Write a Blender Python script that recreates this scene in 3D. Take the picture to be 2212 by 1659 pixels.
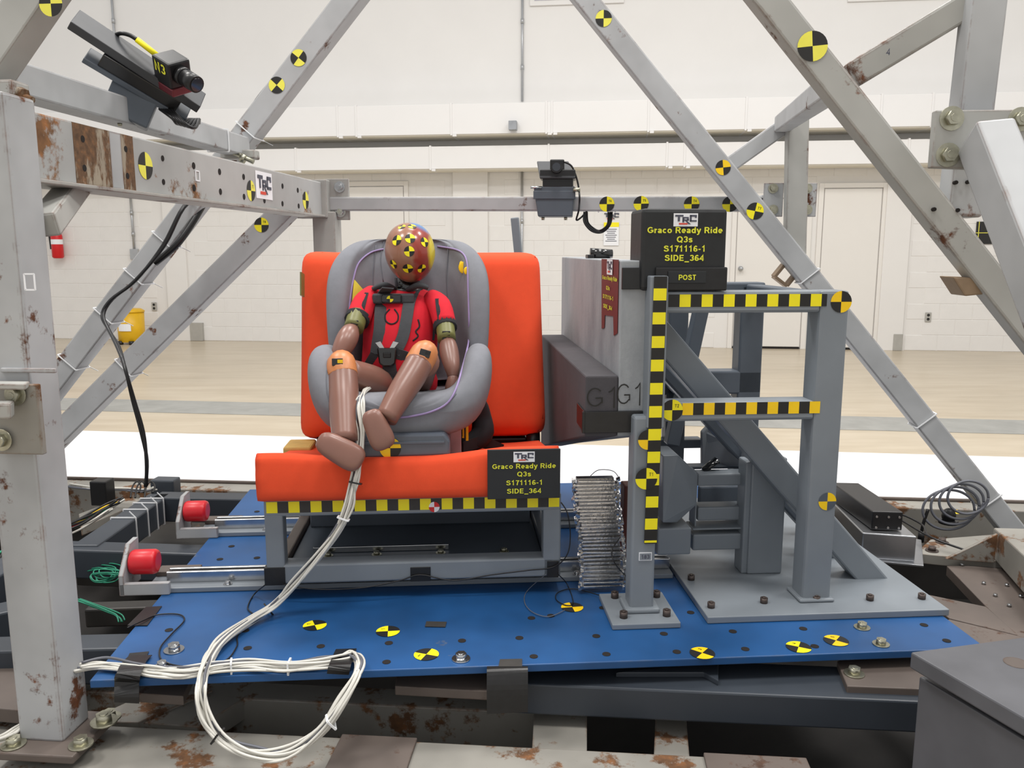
import bpy, bmesh, math, random
from mathutils import Vector, Matrix
from mathutils.bvhtree import BVHTree
random.seed(7)
scene = bpy.context.scene
for o in list(bpy.data.objects): bpy.data.objects.remove(o)
# ------------------------------------------------------------------ camera
FPX, CXP, CYP, PITCH, CZ = 1789.0, 1106.0, 829.5, math.radians(9.2), 1.30
cam = bpy.data.cameras.new('camera'); camo = bpy.data.objects.new('camera', cam)
scene.collection.objects.link(camo)
camo.location = (0, 0, CZ); camo.rotation_euler = (math.pi/2 - PITCH, 0, 0)
cam.sensor_width = 36; cam.lens = 36*FPX/2212; cam.clip_start = .05; cam.clip_end = 100
scene.camera = camo
# ------------------------------------------------------------------ world, lamps, exposure
w = bpy.data.worlds.new('hall_light'); scene.world = w; w.use_nodes = True
bg = w.node_tree.nodes['Background']; bg.inputs[0].default_value = (1.0, .99, .98, 1); bg.inputs[1].default_value = .62
def area(name, loc, rot, sx, sy, power, col=(1, .97, .93)):
    l = bpy.data.lights.new(name, 'AREA'); l.shape = 'RECTANGLE'; l.size = sx; l.size_y = sy; l.energy = power; l.color = col
    o = bpy.data.objects.new(name, l); scene.collection.objects.link(o); o.location = loc; o.rotation_euler = rot
    return o
for i, (x, y) in enumerate([(-3.4, 0.2), (0.2, 0.4), (3.8, 0.2), (-3.4, 4.6), (0.4, 4.4), (4.2, 4.2)]):
    area('ceiling_lamp', (x, y, 7.2), (0, 0, 0), 1.4, 1.4, 150)
vs = scene.view_settings
vs.view_transform = 'Standard'; vs.look = 'None'; vs.gamma = 1; vs.use_curve_mapping = False
vs.exposure = .2
try: scene.cycles.max_bounces = 8
except Exception: pass
# ------------------------------------------------------------------ placing
def ray(x, y):
    a = (x-CXP)/FPX; b = -(y-CYP)/FPX
    return Vector((a, math.cos(PITCH)+b*math.sin(PITCH), -math.sin(PITCH)+b*math.cos(PITCH)))
CAM = Vector((0, 0, CZ))
def at(x, y, Y):
    d = ray(x, y); return CAM + d*(Y/d.y)
def onz(x, y, z):
    d = ray(x, y); return CAM + d*((z-CZ)/d.z)
def onpl(x, y, p, n):
    d = ray(x, y); return CAM + d*((p-CAM).dot(n)/d.dot(n))
Z = Vector((0, 0, 1))
class Frame:                       # a yawed ground frame: u to the right, v away
    def __init__(s, ox, oy, deg):
        a = math.radians(deg); s.o = Vector((ox, oy, 0)); s.u = Vector((math.cos(a), math.sin(a), 0)); s.v = Vector((-math.sin(a), math.cos(a), 0))
    def p(s, u, v, z): return s.o + s.u*u + s.v*v + Z*z
    def av(s, x, y, v): return onpl(x, y, s.p(0, v, 0), s.v)          # point seen on the plane v
    def au(s, x, y, u): return onpl(x, y, s.p(u, 0, 0), s.u)
    def uv(s, q): d = q - s.o; return d.dot(s.u), d.dot(s.v), q.z
PF = Frame(-.805, 1.467, 4.2)      # blue platform, bench, door rig
SF = Frame(0.0, 1.42, -5.0)        # sled and its tube frame
WF = Frame(0.5, 11.36, -7.0)       # hall wall, floor bands
# ------------------------------------------------------------------ materials
def C(r, g, b):
    f = lambda c: (c/255/12.92) if c/255 <= .04045 else ((c/255+.055)/1.055)**2.4
    return (f(r), f(g), f(b), 1)
MATS = {}
def newmat(name):
    m = bpy.data.materials.new(name); m.use_nodes = True
    nt = m.node_tree; b = nt.nodes['Principled BSDF']; MATS[name] = m
    return m, nt, b
def N(nt, t, **k):
    n = nt.nodes.new(t)
    for a, v in k.items(): setattr(n, a, v)
    return n
def noise(nt, scale, detail=4, rough=.6, stretch=None):
    tc = N(nt, 'ShaderNodeTexCoord'); n = N(nt, 'ShaderNodeTexNoise')
    n.inputs['Scale'].default_value = scale; n.inputs['Detail'].default_value = detail; n.inputs['Roughness'].default_value = rough
    ge = N(nt, 'ShaderNodeNewGeometry')
    if stretch:
        mp = N(nt, 'ShaderNodeMapping'); mp.inputs['Scale'].default_value = stretch
        nt.links.new(ge.outputs['Position'], mp.inputs[0]); nt.links.new(mp.outputs[0], n.inputs['Vector'])
    else: nt.links.new(ge.outputs['Position'], n.inputs['Vector'])
    return n
def ramp(nt, src, stops):
    r = N(nt, 'ShaderNodeValToRGB'); e = r.color_ramp.elements
    while len(e) < len(stops): e.new(.5)
    for i, (p, c) in enumerate(stops): e[i].position = p; e[i].color = c if len(c) == 4 else (*c, 1)
    nt.links.new(src, r.inputs[0]); return r
def mix(nt, fac, a, b):
    m = N(nt, 'ShaderNodeMix', data_type='RGBA')
    if isinstance(fac, float): m.inputs[0].default_value = fac
    else: nt.links.new(fac, m.inputs[0])
    for k, v in ((6, a), (7, b)):
        if isinstance(v, tuple): m.inputs[k].default_value = v
        else: nt.links.new(v, m.inputs[k])
    return m.outputs[2]
def mul(c, k): return (c[0]*k, c[1]*k, c[2]*k, 1)
def bump(nt, b, src, dist, strength=.5):
    bp = N(nt, 'ShaderNodeBump'); bp.inputs['Distance'].default_value = dist; bp.inputs['Strength'].default_value = strength
    nt.links.new(src, bp.inputs['Height']); nt.links.new(bp.outputs[0], b.inputs['Normal'])
def plain(name, col, rough=.5, metal=0, var=.12, scale=14, bmp=0, bscale=300, coat=0):
    m, nt, b = newmat(name); n = noise(nt, scale)
    r = ramp(nt, n.outputs[0], [(.3, mul(col, 1-var)), (.7, mul(col, 1+var))])
    nt.links.new(r.outputs[0], b.inputs['Base Color'])
    b.inputs['Roughness'].default_value = rough; b.inputs['Metallic'].default_value = metal
    if coat: b.inputs['Coat Weight'].default_value = coat; b.inputs['Coat Roughness'].default_value = .08
    if bmp: bump(nt, b, noise(nt, bscale, 2).outputs[0], bmp)
    return m
def rusty(name, col, lo=.60, scale=9, rust=C(96, 58, 36), edge=.35, rough=.5, dirt=.25, metal=0, stretch=None):
    """painted steel: paint with dirt clouds, chips of rust, more of it along worn edges"""
    m, nt, b = newmat(name)
    n1 = noise(nt, scale*.6, 3); paint = ramp(nt, n1.outputs[0], [(.25, mul(col, 1-dirt)), (.6, col), (.85, mul(col, 1.08))])
    n2 = noise(nt, scale, 7, .68, stretch)
    bv = N(nt, 'ShaderNodeBevel', samples=3); bv.inputs['Radius'].default_value = .006
    ge = N(nt, 'ShaderNodeNewGeometry'); dt = N(nt, 'ShaderNodeVectorMath', operation='DOT_PRODUCT')
    nt.links.new(bv.outputs[0], dt.inputs[0]); nt.links.new(ge.outputs['Normal'], dt.inputs[1])
    er = ramp(nt, dt.outputs['Value'], [(.80, (1, 1, 1, 1)), (.995, (0, 0, 0, 1))])
    mm = N(nt, 'ShaderNodeMath', operation='MULTIPLY_ADD'); nt.links.new(er.outputs[0], mm.inputs[0]); mm.inputs[1].default_value = edge*.5
    nt.links.new(n2.outputs[0], mm.inputs[2])
    rm = ramp(nt, mm.outputs[0], [(lo, (0, 0, 0, 1)), (lo+.05, (1, 1, 1, 1))])
    n3 = noise(nt, scale*5, 3); rc = ramp(nt, n3.outputs[0], [(.3, mul(rust, .55)), (.55, rust), (.8, (rust[0]*1.9, rust[1]*1.6, rust[2]*1.2, 1))])
    nt.links.new(mix(nt, rm.outputs[0], paint.outputs[0], rc.outputs[0]), b.inputs['Base Color'])
    rr = ramp(nt, rm.outputs[0], [(0, (rough,)*3), (1, (.85,)*3)]); nt.links.new(rr.outputs[0], b.inputs['Roughness'])
    b.inputs['Metallic'].default_value = metal
    return m
frame_paint = rusty('frame_paint', C(174, 176, 178), .615, 8, edge=.42)
frame_old = rusty('frame_old', C(170, 170, 166), .585, 7, edge=.42)
beam_paint = rusty('beam_paint', C(172, 173, 172), .585, 6, edge=.25, rust=C(120, 84, 52))
cream_rust = rusty('cream_rust', C(142, 139, 132), .55, 9, edge=.3, rust=C(104, 72, 46))
rig_grey = rusty('rig_grey', C(126, 133, 140), .80, 12, edge=.05, rough=.42, dirt=.10)
rig_dark = rusty('rig_dark', C(84, 92, 102), .78, 12, edge=.1, rough=.42, dirt=.15)
slate = rusty('slate_paint', C(56, 62, 70), .74, 10, edge=.2, rough=.42, dirt=.2, rust=C(110, 110, 105))
blue = rusty('blue_paint', C(28, 82, 138), .66, 6, edge=.25, rough=.45, dirt=.4, rust=C(84, 92, 104))
brown_steel = rusty('brown_steel', C(98, 88, 82), .60, 10, edge=.2, rough=.55, rust=C(80, 58, 46))
dark_steel = rusty('dark_steel', C(52, 49, 46), .62, 10, edge=.3, rough=.5, rust=C(74, 56, 44))
rust_band = rusty('rust_band', C(158, 146, 128), .47, 14, rust=C(106, 78, 54), stretch=(1, 1, .3))
wall_paint = plain('wall_paint', C(226, 224, 221), .6, 0, .015, 2)
block_paint = plain('block_paint', C(226, 224, 221), .6, 0, .02, 6, .0006, 90)
duct_paint = plain('duct_paint', C(232, 231, 230), .5, 0, .01, 3)
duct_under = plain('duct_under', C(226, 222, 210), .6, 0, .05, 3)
door_paint = plain('door_paint', C(226, 223, 218), .45, 0, .01, 3)
conduit_m = plain('conduit_metal', C(176, 178, 180), .35, .6, .05)
floor_white = plain('floor_white', C(226, 226, 229), .5, 0, .02, 3)
floor_grey = plain('floor_grey', C(150, 150, 146), .5, 0, .12, 5)
orange = plain('orange_fabric', C(238, 80, 40), .85, 0, .03, 30, .0006, 900)
grey_fab = plain('grey_fabric', C(124, 126, 133), .9, 0, .05, 40, .0006, 900)
grey_fab2 = plain('grey_fabric_panel', C(110, 112, 120), .9, 0, .05, 40, .0006, 900)
lilac = plain('lilac_piping', C(150, 132, 176), .7)
seat_plastic = plain('seat_plastic', C(88, 95, 106), .35)
skin = plain('brown_vinyl', C(134, 96, 84), .32, 0, .06, 12)
knee_m = plain('orange_vinyl', C(200, 128, 78), .38, 0, .08, 25)
olive = plain('olive_plastic', C(112, 112, 62), .4, 0, .12, 30)
red_suit = plain('red_suit', C(206, 18, 40), .85, 0, .06, 30, .0005, 900)
black_fab = plain('black_fabric', C(34, 34, 38), .9, 0, .1, 50, .0005, 900)
strap_m = plain('strap_web', C(62, 64, 68), .8, 0, .1, 60, .0006, 700)
black_pl = plain('black_plastic', C(24, 24, 26), .35, 0, .1, 20)
gloss_black = plain('gloss_black', C(14, 14, 16), .12, 0, .1, 20, coat=.5)
black_tape = plain('black_tape', C(26, 26, 27), .38, 0, .2, 60, .0004, 120)
label_black = plain('label_black', C(34, 37, 40), .6, 0, .08, 20)
brown_label = plain('maroon_label', C(96, 30, 34), .5, 0, .1, 20)
box_black = plain('box_black', C(28, 30, 32), .55, 0, .2, 30, .001, 60)
yellow = plain('marker_yellow', C(246, 232, 20), .5, 0, .03, 30)
pale_yel = plain('marker_pale', C(232, 226, 84), .5, 0, .05, 30)
amber = plain('marker_amber', C(250, 206, 10), .5, 0, .04, 30)
mark_blk = plain('marker_black', C(28, 27, 25), .5, 0, .1, 30)
tape_blk = plain('tape_charcoal', C(52, 50, 48), .6, 0, .12, 40)
txt_yel = plain('text_yellow', C(226, 226, 58), .6, 0, .02)
white_pl = plain('white_paper', C(236, 238, 242), .6, 0, .01)
logo_gr = plain('logo_grey', C(76, 78, 92), .6, 0, .02)
logo_red = plain('logo_red', C(214, 70, 52), .6, 0, .02)
red_pl = plain('red_rubber', C(206, 28, 40), .35, 0, .05, 20)
red_paint = plain('red_paint', C(206, 22, 30), .35, 0, .04)
steel = plain('bright_steel', C(196, 198, 200), .22, 1, .1, 30)
bolt_m = plain('bolt_zinc', C(172, 170, 152), .35, .9, .2, 60)
bolt_dk = plain('bolt_dark', C(92, 82, 78), .45, .7, .2, 60)
alu = plain('crushed_aluminium', C(206, 205, 204), .24, 1, .15, 60, .0015, 160)
alu_box = plain('aluminium_box', C(176, 178, 182), .3, .9, .06, 20)
wire_w = plain('white_wire', C(208, 206, 198), .5, 0, .05, 20)
wire_g = plain('grey_wire', C(96, 98, 106), .5, 0, .1, 20)
wire_k = plain('black_wire', C(20, 20, 22), .4, 0, .1, 20)
wire_green = plain('green_wire', C(40, 140, 110), .5, 0, .1, 20)
tie_m = plain('white_tie', C(228, 230, 232), .45, 0, .02)
gold = plain('tan_foam', C(206, 170, 96), .7, 0, .1, 30)
bin_yel = plain('bin_yellow', C(226, 178, 20), .4, 0, .06, 9)
wood_tan = plain('ring_tan', C(150, 128, 104), .6, .2, .15, 30)
foam_dark = plain('foam_charcoal', C(74, 72, 76), .9, 0, .08, 30, .0008, 500)
cam_maroon = plain('camera_maroon', C(112, 48, 56), .35, .3, .05)
lens_glass = plain('lens_glass', C(12, 20, 34), .05, 0, .05, 5, coat=1)
hole_m = plain('hole_dark', C(24, 18, 16), .9, 0, .2, 40)
cover_grey = plain('cover_grey', C(168, 166, 160), .5, 0, .05)
anvil_steel = rusty('anvil_steel', C(92, 93, 98), .70, 12, edge=-.1, rough=.45, rust=C(88, 80, 76))
pit = plain('pit_shade', C(34, 31, 29), .7, 0, .3, 9)  # near-black colour standing in for shade inside the sled base
def special():
    # polished concrete
    m, nt, b = newmat('concrete_floor')
    n = noise(nt, .55, 6, .6); n2 = noise(nt, 3, 6, .65, (.35, 2.2, 1))
    a = ramp(nt, n.outputs[0], [(.3, C(172, 160, 138)), (.5, C(188, 174, 150)), (.7, C(198, 186, 164))])
    s = ramp(nt, n2.outputs[0], [(.3, C(160, 143, 118)), (.62, C(200, 188, 168))])
    nt.links.new(mix(nt, .45, a.outputs[0], s.outputs[0]), b.inputs['Base Color']); b.inputs['Roughness'].default_value = .28
    # concrete foam facing of the door panel: mottled grey with a faint warm streak
    m, nt, b = newmat('door_foam')
    n = noise(nt, 5, 6, .65, (1, 1, .45)); a = ramp(nt, n.outputs[0], [(.28, C(122, 126, 132)), (.5, C(156, 160, 164)), (.74, C(176, 176, 178))])
    nt.links.new(a.outputs[0], b.inputs['Base Color']); b.inputs['Roughness'].default_value = .7
    bump(nt, b, noise(nt, 120, 3).outputs[0], .001)
    # dummy head: brown vinyl with reddish, yellow and blue chalk paint (patches live in the head's own coordinates)
    m, nt, b = newmat('head_paint')
    tc = N(nt, 'ShaderNodeTexCoord'); nz = N(nt, 'ShaderNodeTexNoise'); nz.inputs['Scale'].default_value = 22; nz.inputs['Detail'].default_value = 3
    nt.links.new(tc.outputs['Object'], nz.inputs['Vector'])
    sx = N(nt, 'ShaderNodeSeparateXYZ'); nt.links.new(tc.outputs['Object'], sx.inputs[0])
    def edge(comp, thr, amp=.02, wd=.004):
        a = N(nt, 'ShaderNodeMath', operation='MULTIPLY_ADD'); nt.links.new(nz.outputs[0], a.inputs[0]); a.inputs[1].default_value = amp
        nt.links.new(comp, a.inputs[2])
        mr = N(nt, 'ShaderNodeMapRange'); mr.inputs[1].default_value = thr+amp/2-wd; mr.inputs[2].default_value = thr+amp/2+wd
        nt.links.new(a.outputs[0], mr.inputs[0]); return mr.outputs[0]
    c1 = mix(nt, edge(sx.outputs[0], .016, .03), C(150, 104, 82), C(148, 58, 46))
    c2 = mix(nt, edge(sx.outputs[0], .054, .008), c1, C(216, 196, 40))
    ad = N(nt, 'ShaderNodeMath', operation='MULTIPLY_ADD'); nt.links.new(sx.outputs[0], ad.inputs[0]); ad.inputs[1].default_value = .55; nt.links.new(sx.outputs[2], ad.inputs[2])
    c3 = mix(nt, edge(ad.outputs[0], .078, .01), c2, C(70, 122, 178))
    nt.links.new(c3, b.inputs['Base Color']); b.inputs['Roughness'].default_value = .25; b.inputs['Coat Weight'].default_value = .3
special()
concrete, door_foam, head_paint = MATS['concrete_floor'], MATS['door_foam'], MATS['head_paint']
# ------------------------------------------------------------------ objects
COL = scene.collection
WL = {}
def thing(name, label, cat, loc, group=None):
    o = bpy.data.objects.new(name, None); COL.objects.link(o); o.empty_display_size = .05
    o.location = loc; WL[o] = Vector(loc); o['label'] = label; o['category'] = cat
    if group: o['group'] = group
    return o
def tag(o, label, cat, group=None):
    o['label'] = label; o['category'] = cat
    if group: o['group'] = group
    return o
def orth(d):
    d = d.normalized(); a = Z if abs(d.z) < .9 else Vector((0, 1, 0))
    s = d.cross(a).normalized(); return s, s.cross(d).normalized()
def catmull(pts, n=6):
    pts = [Vector(p) for p in pts]; out = []
    for i in range(len(pts)-1):
        p0 = pts[max(i-1, 0)]; p1 = pts[i]; p2 = pts[i+1]; p3 = pts[min(i+2, len(pts)-1)]
        for k in range(n):
            t = k/n
            out.append(.5*((2*p1)+(p2-p0)*t+(2*p0-5*p1+4*p2-p3)*t*t+(3*p1-p0-3*p2+p3)*t**3))
    out.append(pts[-1]); return out
_txt = {}
def _arc(cx, cy, rx, ry, a0, a1, n=None):
    n = n or max(5, int(abs(a1-a0)/22)); return [(cx+rx*math.cos(math.radians(a0+(a1-a0)*k/n)), cy+ry*math.sin(math.radians(a0+(a1-a0)*k/n))) for k in range(n+1)]
GLY = {  # advance, strokes (capital height 1)
 'G': (.80, [_arc(.40, .5, .31, .405, 42, 322)+[(.69, .25), (.69, .46), (.42, .46)]]), 'r': (.40, [[(.13, 0), (.13, .73)], [(.13, .40), (.19, .57), (.38, .62)]]),
 'a': (.58, [[(.1, .52), (.16, .61), (.30, .635), (.42, .58), (.45, .45), (.45, 0)], [(.45, .38), (.22, .34), (.11, .22), (.16, .10), (.28, .09), (.45, .2)]]),
 'c': (.56, [_arc(.30, .365, .20, .275, 48, 312)]), 'o': (.62, [_arc(.31, .365, .21, .275, 0, 360, 16)]),
 'R': (.74, [[(.13, 0), (.13, 1)], [(.13, .905), (.42, .905)]+_arc(.42, .69, .19, .215, 80, -90)+[(.13, .475)], [(.40, .475), (.66, 0)]]),
 'e': (.60, [[(.11, .36), (.50, .36)]+_arc(.31, .365, .20, .275, 12, 312)]), 'd': (.63, [_arc(.29, .365, .19, .275, 0, 360, 16), [(.50, 0), (.50, 1)]]),
 'y': (.56, [[(.07, .73), (.28, .06)], [(.50, .73), (.25, -.13), (.16, -.2), (.05, -.19)]]), ' ': (.30, []), 'i': (.27, [[(.13, 0), (.13, .73)], [(.13, .87), (.13, 1)]]),
 'Q': (.82, [_arc(.41, .5, .31, .405, 0, 360, 18), [(.46, .27), (.72, -.04)]]), '3': (.58, [_arc(.29, .70, .18, .205, 160, -90), _arc(.29, .295, .2, .20, 90, -160)]),
 's': (.57, [[(.47, .53), (.40, .62), (.28, .64), (.16, .60), (.12, .52), (.2, .42), (.38, .35), (.46, .26), (.44, .14), (.33, .09), (.2, .10), (.1, .19)]]),
 'S': (.70, [[(.57, .72), (.50, .86), (.36, .905), (.2, .87), (.12, .75), (.16, .63), (.34, .54), (.52, .46), (.6, .33), (.57, .18), (.44, .1), (.32, .095), (.18, .13), (.09, .28)]]),
 '1': (.56, [[(.10, .72), (.22, .79), (.33, .95), (.33, 0)]]), '7': (.56, [[(.07, .905), (.49, .905), (.34, .55), (.26, 0)]]),
 '6': (.58, [_arc(.30, .30, .19, .205, 0, 360, 14), [(.11, .34), (.12, .6), (.2, .82), (.34, .905), (.48, .78)]]), '-': (.38, [[(.05, .37), (.33, .37)]]), 'I': (.27, [[(.13, 0), (.13, 1)]]),
 'D': (.72, [[(.13, 0), (.13, 1)], [(.13, .905), (.34, .905)]+_arc(.34, .5, .28, .405, 80, -80)+[(.34, .095), (.13, .095)]]), 'E': (.66, [[(.13, 0), (.13, 1)], [(.13, .905), (.59, .905)], [(.13, .5), (.55, .5)], [(.13, .095), (.60, .095)]]),
 '_': (.58, [[(0, -.14), (.58, -.14)]]), '4': (.58, [[(.44, 0), (.44, .93), (.08, .3), (.56, .3)]]), 'P': (.68, [[(.13, 0), (.13, 1)], [(.13, .905), (.40, .905)]+_arc(.40, .67, .2, .235, 80, -90)+[(.13, .435)]]),
 'O': (.82, [_arc(.41, .5, .31, .405, 0, 360, 18)]), 'T': (.64, [[(.03, .905), (.61, .905)], [(.32, .905), (.32, 0)]]), 'N': (.72, [[(.13, 0), (.13, .98), (.57, .02), (.57, 1)]]),
 '2': (.58, [[(.1, .66), (.14, .82), (.3, .905), (.45, .84), (.47, .68), (.36, .45), (.12, .095), (.52, .095)]]), '5': (.58, [[(.48, .905), (.16, .905), (.13, .5), (.3, .58), (.45, .5), (.49, .32), (.42, .14), (.28, .095), (.1, .2)]]),
 '8': (.58, [_arc(.29, .71, .16, .19, 0, 360, 14), _arc(.29, .29, .19, .20, 0, 360, 14)]), 'L': (.60, [[(.13, 1), (.13, .095), (.57, .095)]])}
def text_geo(s, bold):
    k = (s, bold)
    if k not in _txt:
        vs_, fs, x = [], [], 0; wd = .08+bold*4.6; lay = 0
        for ch in s:
            adv, strokes = GLY[ch]
            for pl in strokes:
                n = len(pl); lay += 1; closed = (abs(pl[0][0]-pl[-1][0])+abs(pl[0][1]-pl[-1][1])) < 1e-4; base = len(vs_)
                for i, p in enumerate(pl):
                    a = pl[i-1] if i else (pl[-2] if closed else None); b = pl[i+1] if i < n-1 else (pl[1] if closed else None)
                    def nrm(u, v): L_ = math.hypot(v[0]-u[0], v[1]-u[1]) or 1; return (-(v[1]-u[1])/L_, (v[0]-u[0])/L_)
                    if a is None: m = nrm(p, b); f = 1
                    elif b is None: m = nrm(a, p); f = 1
                    else:
                        m1, m2 = nrm(a, p), nrm(p, b); mx, my = m1[0]+m2[0], m1[1]+m2[1]; L_ = math.hypot(mx, my) or 1; m = (mx/L_, my/L_); f = 1/max(.5, m[0]*m1[0]+m[1]*m1[1])
                    for sg in (1, -1): vs_.append(Vector((x+p[0]+m[0]*f*wd/2*sg, p[1]+m[1]*f*wd/2*sg, lay % 7)))
                for i in range(n-1): q = base+2*i; fs.append([q+1, q+3, q+2, q])
            x += adv+.06
        _txt[k] = (vs_, fs)
    return _txt[k]
class B:
    """collects geometry in world coordinates; build() links it as one mesh object"""
    def __init__(s): s.bm = bmesh.new(); s.mi = 0
    def m(s, i): s.mi = i; return s
    def merge(s, t, smooth=False):
        mp = {v: s.bm.verts.new(v.co) for v in t.verts}
        for f in t.faces:
            try: g = s.bm.faces.new([mp[v] for v in f.verts])
            except ValueError: continue
            g.material_index = s.mi; g.smooth = smooth or f.smooth
        t.free(); return s
    def box(s, c, ex, ey, ez, bev=0, seg=2):
        t = bmesh.new(); c = Vector(c); vs_ = []
        for k in range(8):
            vs_.append(t.verts.new(c + ex*(1 if k & 1 else -1) + ey*(1 if k & 2 else -1) + ez*(1 if k & 4 else -1)))
        for f in ((0, 2, 3, 1), (4, 5, 7, 6), (0, 1, 5, 4), (2, 6, 7, 3), (0, 4, 6, 2), (1, 3, 7, 5)): t.faces.new([vs_[i] for i in f])
        if ex.cross(ey).dot(ez) < 0: bmesh.ops.reverse_faces(t, faces=t.faces)
        if bev: bmesh.ops.bevel(t, geom=list(t.edges), offset=bev, segments=seg, profile=.5, affect='EDGES', clamp_overlap=True)
        return s.merge(t)
    def fbox(s, F, u0, u1, v0, v1, z0, z1, bev=0):
        return s.box(F.p((u0+u1)/2, (v0+v1)/2, (z0+z1)/2), F.u*abs(u1-u0)/2, F.v*abs(v1-v0)/2, Z*abs(z1-z0)/2, bev)
    def beam(s, p0, p1, wd, dp, side=None, bev=.004):
        """rectangular bar from p0 to p1; wd is measured in the plane square to 'side', dp along it"""
        p0, p1 = Vector(p0), Vector(p1); d = p1-p0
        if side is None: a, b = orth(d)
        else:
            b = (side - d.normalized()*side.dot(d.normalized())).normalized(); a = d.normalized().cross(b)
        return s.box((p0+p1)/2, d/2, a*wd/2, b*dp/2, bev)
    def prism(s, pts, ext, bev=0):
        t = bmesh.new(); ext = Vector(ext); a = [t.verts.new(Vector(p)) for p in pts]; b = [t.verts.new(Vector(p)+ext) for p in pts]; n = len(a)
        t.faces.new(a); t.faces.new(b[::-1])
        for i in range(n): t.faces.new([a[i], b[i], b[(i+1) % n], a[(i+1) % n]])
        bmesh.ops.recalc_face_normals(t, faces=t.faces)
        if bev: bmesh.ops.bevel(t, geom=list(t.edges), offset=bev, segments=2, profile=.5, affect='EDGES', clamp_overlap=True)
        return s.merge(t)
    def cyl(s, p0, p1, r0, r1=None, seg=16, bev=0):
        p0, p1 = Vector(p0), Vector(p1); r1 = r0 if r1 is None else r1; a, b = orth(p1-p0); t = bmesh.new(); R = []
        prof = [(p0, r0), (p1, r1)]
        if bev:
            d = (p1-p0).normalized(); prof = [(p0, r0-bev), (p0+d*bev*.3, r0-bev*.3), (p0+d*bev, r0), (p1-d*bev, r1), (p1-d*bev*.3, r1-bev*.3), (p1, r1-bev)]
        for c, r in prof: R.append([t.verts.new(c+(a*math.cos(q*2*math.pi/seg)+b*math.sin(q*2*math.pi/seg))*r) for q in range(seg)])
        for i in range(len(R)-1):
            for q in range(seg):
                f = t.faces.new([R[i][q], R[i][(q+1) % seg], R[i+1][(q+1) % seg], R[i+1][q]]); f.smooth = True
        t.faces.new(R[0][::-1]); t.faces.new(R[-1]); bmesh.ops.recalc_face_normals(t, faces=t.faces)
        return s.merge(t)
    def sweep(s, pts, rad, seg=8, sub=0, flat=None, cap=True, upv=None):
        """round (or flattened: flat = ratio of second axis) tube through points with a radius at each"""
        pts = [Vector(p) for p in pts]
        if not isinstance(rad, (list, tuple)): rad = [rad]*len(pts)
        if sub:
            rr = [Vector((r, 0, 0)) for r in rad]; rad = [v.x for v in catmull(rr, sub)]; pts = catmull(pts, sub)
        t = bmesh.new(); R = []; n = len(pts); up = upv
        for i, p in enumerate(pts):
            d = (pts[min(i+1, n-1)]-pts[max(i-1, 0)])
            d = d.normalized() if d.length > 1e-9 else Z
            if up is None: a, b = orth(d)
            else:
                b = up - d*up.dot(d); b = b.normalized() if b.length > 1e-6 else orth(d)[1]; a = d.cross(b)
            up = b if upv is None else upv
            R.append([t.verts.new(p+(a*math.cos(q*2*math.pi/seg)+b*(flat or 1)*math.sin(q*2*math.pi/seg))*max(rad[i], 1e-5)) for q in range(seg)])
        for i in range(n-1):
            for q in range(seg):
                f = t.faces.new([R[i][q], R[i][(q+1) % seg], R[i+1][(q+1) % seg], R[i+1][q]]); f.smooth = True
        if cap:
            for f in (t.faces.new(R[0][::-1]), t.faces.new(R[-1])): f.smooth = True
        bmesh.ops.recalc_face_normals(t, faces=t.faces)
        return s.merge(t)
    def ribbon(s, pts, wdir, wd, th, sub=5):
        """flat strap along pts; wdir = direction of its width (one vector or one per point)"""
        n0 = len(pts)
        ws = [Vector(x) for x in wdir] if isinstance(wdir, (list, tuple)) else [Vector(wdir)]*n0
        if sub: pts = catmull(pts, sub); ws = catmull(ws, sub)
        t = bmesh.new(); R = []; n = len(pts)
        for i, p in enumerate(pts):
            d = (pts[min(i+1, n-1)]-pts[max(i-1, 0)]).normalized(); a = ws[i]-d*ws[i].dot(d); a.normalize(); b = d.cross(a)
            R.append([t.verts.new(p+a*x*wd/2+b*y*th/2) for x, y in ((-1, -1), (1, -1), (1, 1), (-1, 1))])
        for i in range(n-1):
            for q in range(4): t.faces.new([R[i][q], R[i][(q+1) % 4], R[i+1][(q+1) % 4], R[i+1][q]])
        t.faces.new(R[0][::-1]); t.faces.new(R[-1]); bmesh.ops.recalc_face_normals(t, faces=t.faces)
        return s.merge(t)
    def loft(s, rings, cap=True, closed=True):
        t = bmesh.new(); R = [[t.verts.new(Vector(p)) for p in r] for r in rings]; n = len(R[0])
        for i in range(len(R)-1):
            for q in range(n if closed else n-1):
                f = t.faces.new([R[i][q], R[i][(q+1) % n], R[i+1][(q+1) % n], R[i+1][q]]); f.smooth = True
        if cap and closed:
            for f in (t.faces.new(R[0][::-1]), t.faces.new(R[-1])): f.smooth = True
        bmesh.ops.recalc_face_normals(t, faces=t.faces)
        return s.merge(t)
    def ellip(s, c, ex, ey, ez, seg=24, rings=14, pw=1.0):
        t = bmesh.new(); R = []
        sg = lambda x: math.copysign(abs(x)**pw, x)
        for i in range(1, rings):
            th = math.pi*i/rings
            R.append([t.verts.new(Vector(c)+ex*sg(math.sin(th))*sg(math.cos(q*2*math.pi/seg))+ey*sg(math.sin(th))*sg(math.sin(q*2*math.pi/seg))+ez*sg(math.cos(th))) for q in range(seg)])
        a = t.verts.new(Vector(c)+ez); b = t.verts.new(Vector(c)-ez)
        for i in range(len(R)-1):
            for q in range(seg): t.faces.new([R[i][q], R[i+1][q], R[i+1][(q+1) % seg], R[i][(q+1) % seg]])
        for q in range(seg): t.faces.new([a, R[0][q], R[0][(q+1) % seg]]); t.faces.new([b, R[-1][(q+1) % seg], R[-1][q]])
        bmesh.ops.recalc_face_normals(t, faces=t.faces)
        return s.merge(t, True)
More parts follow.
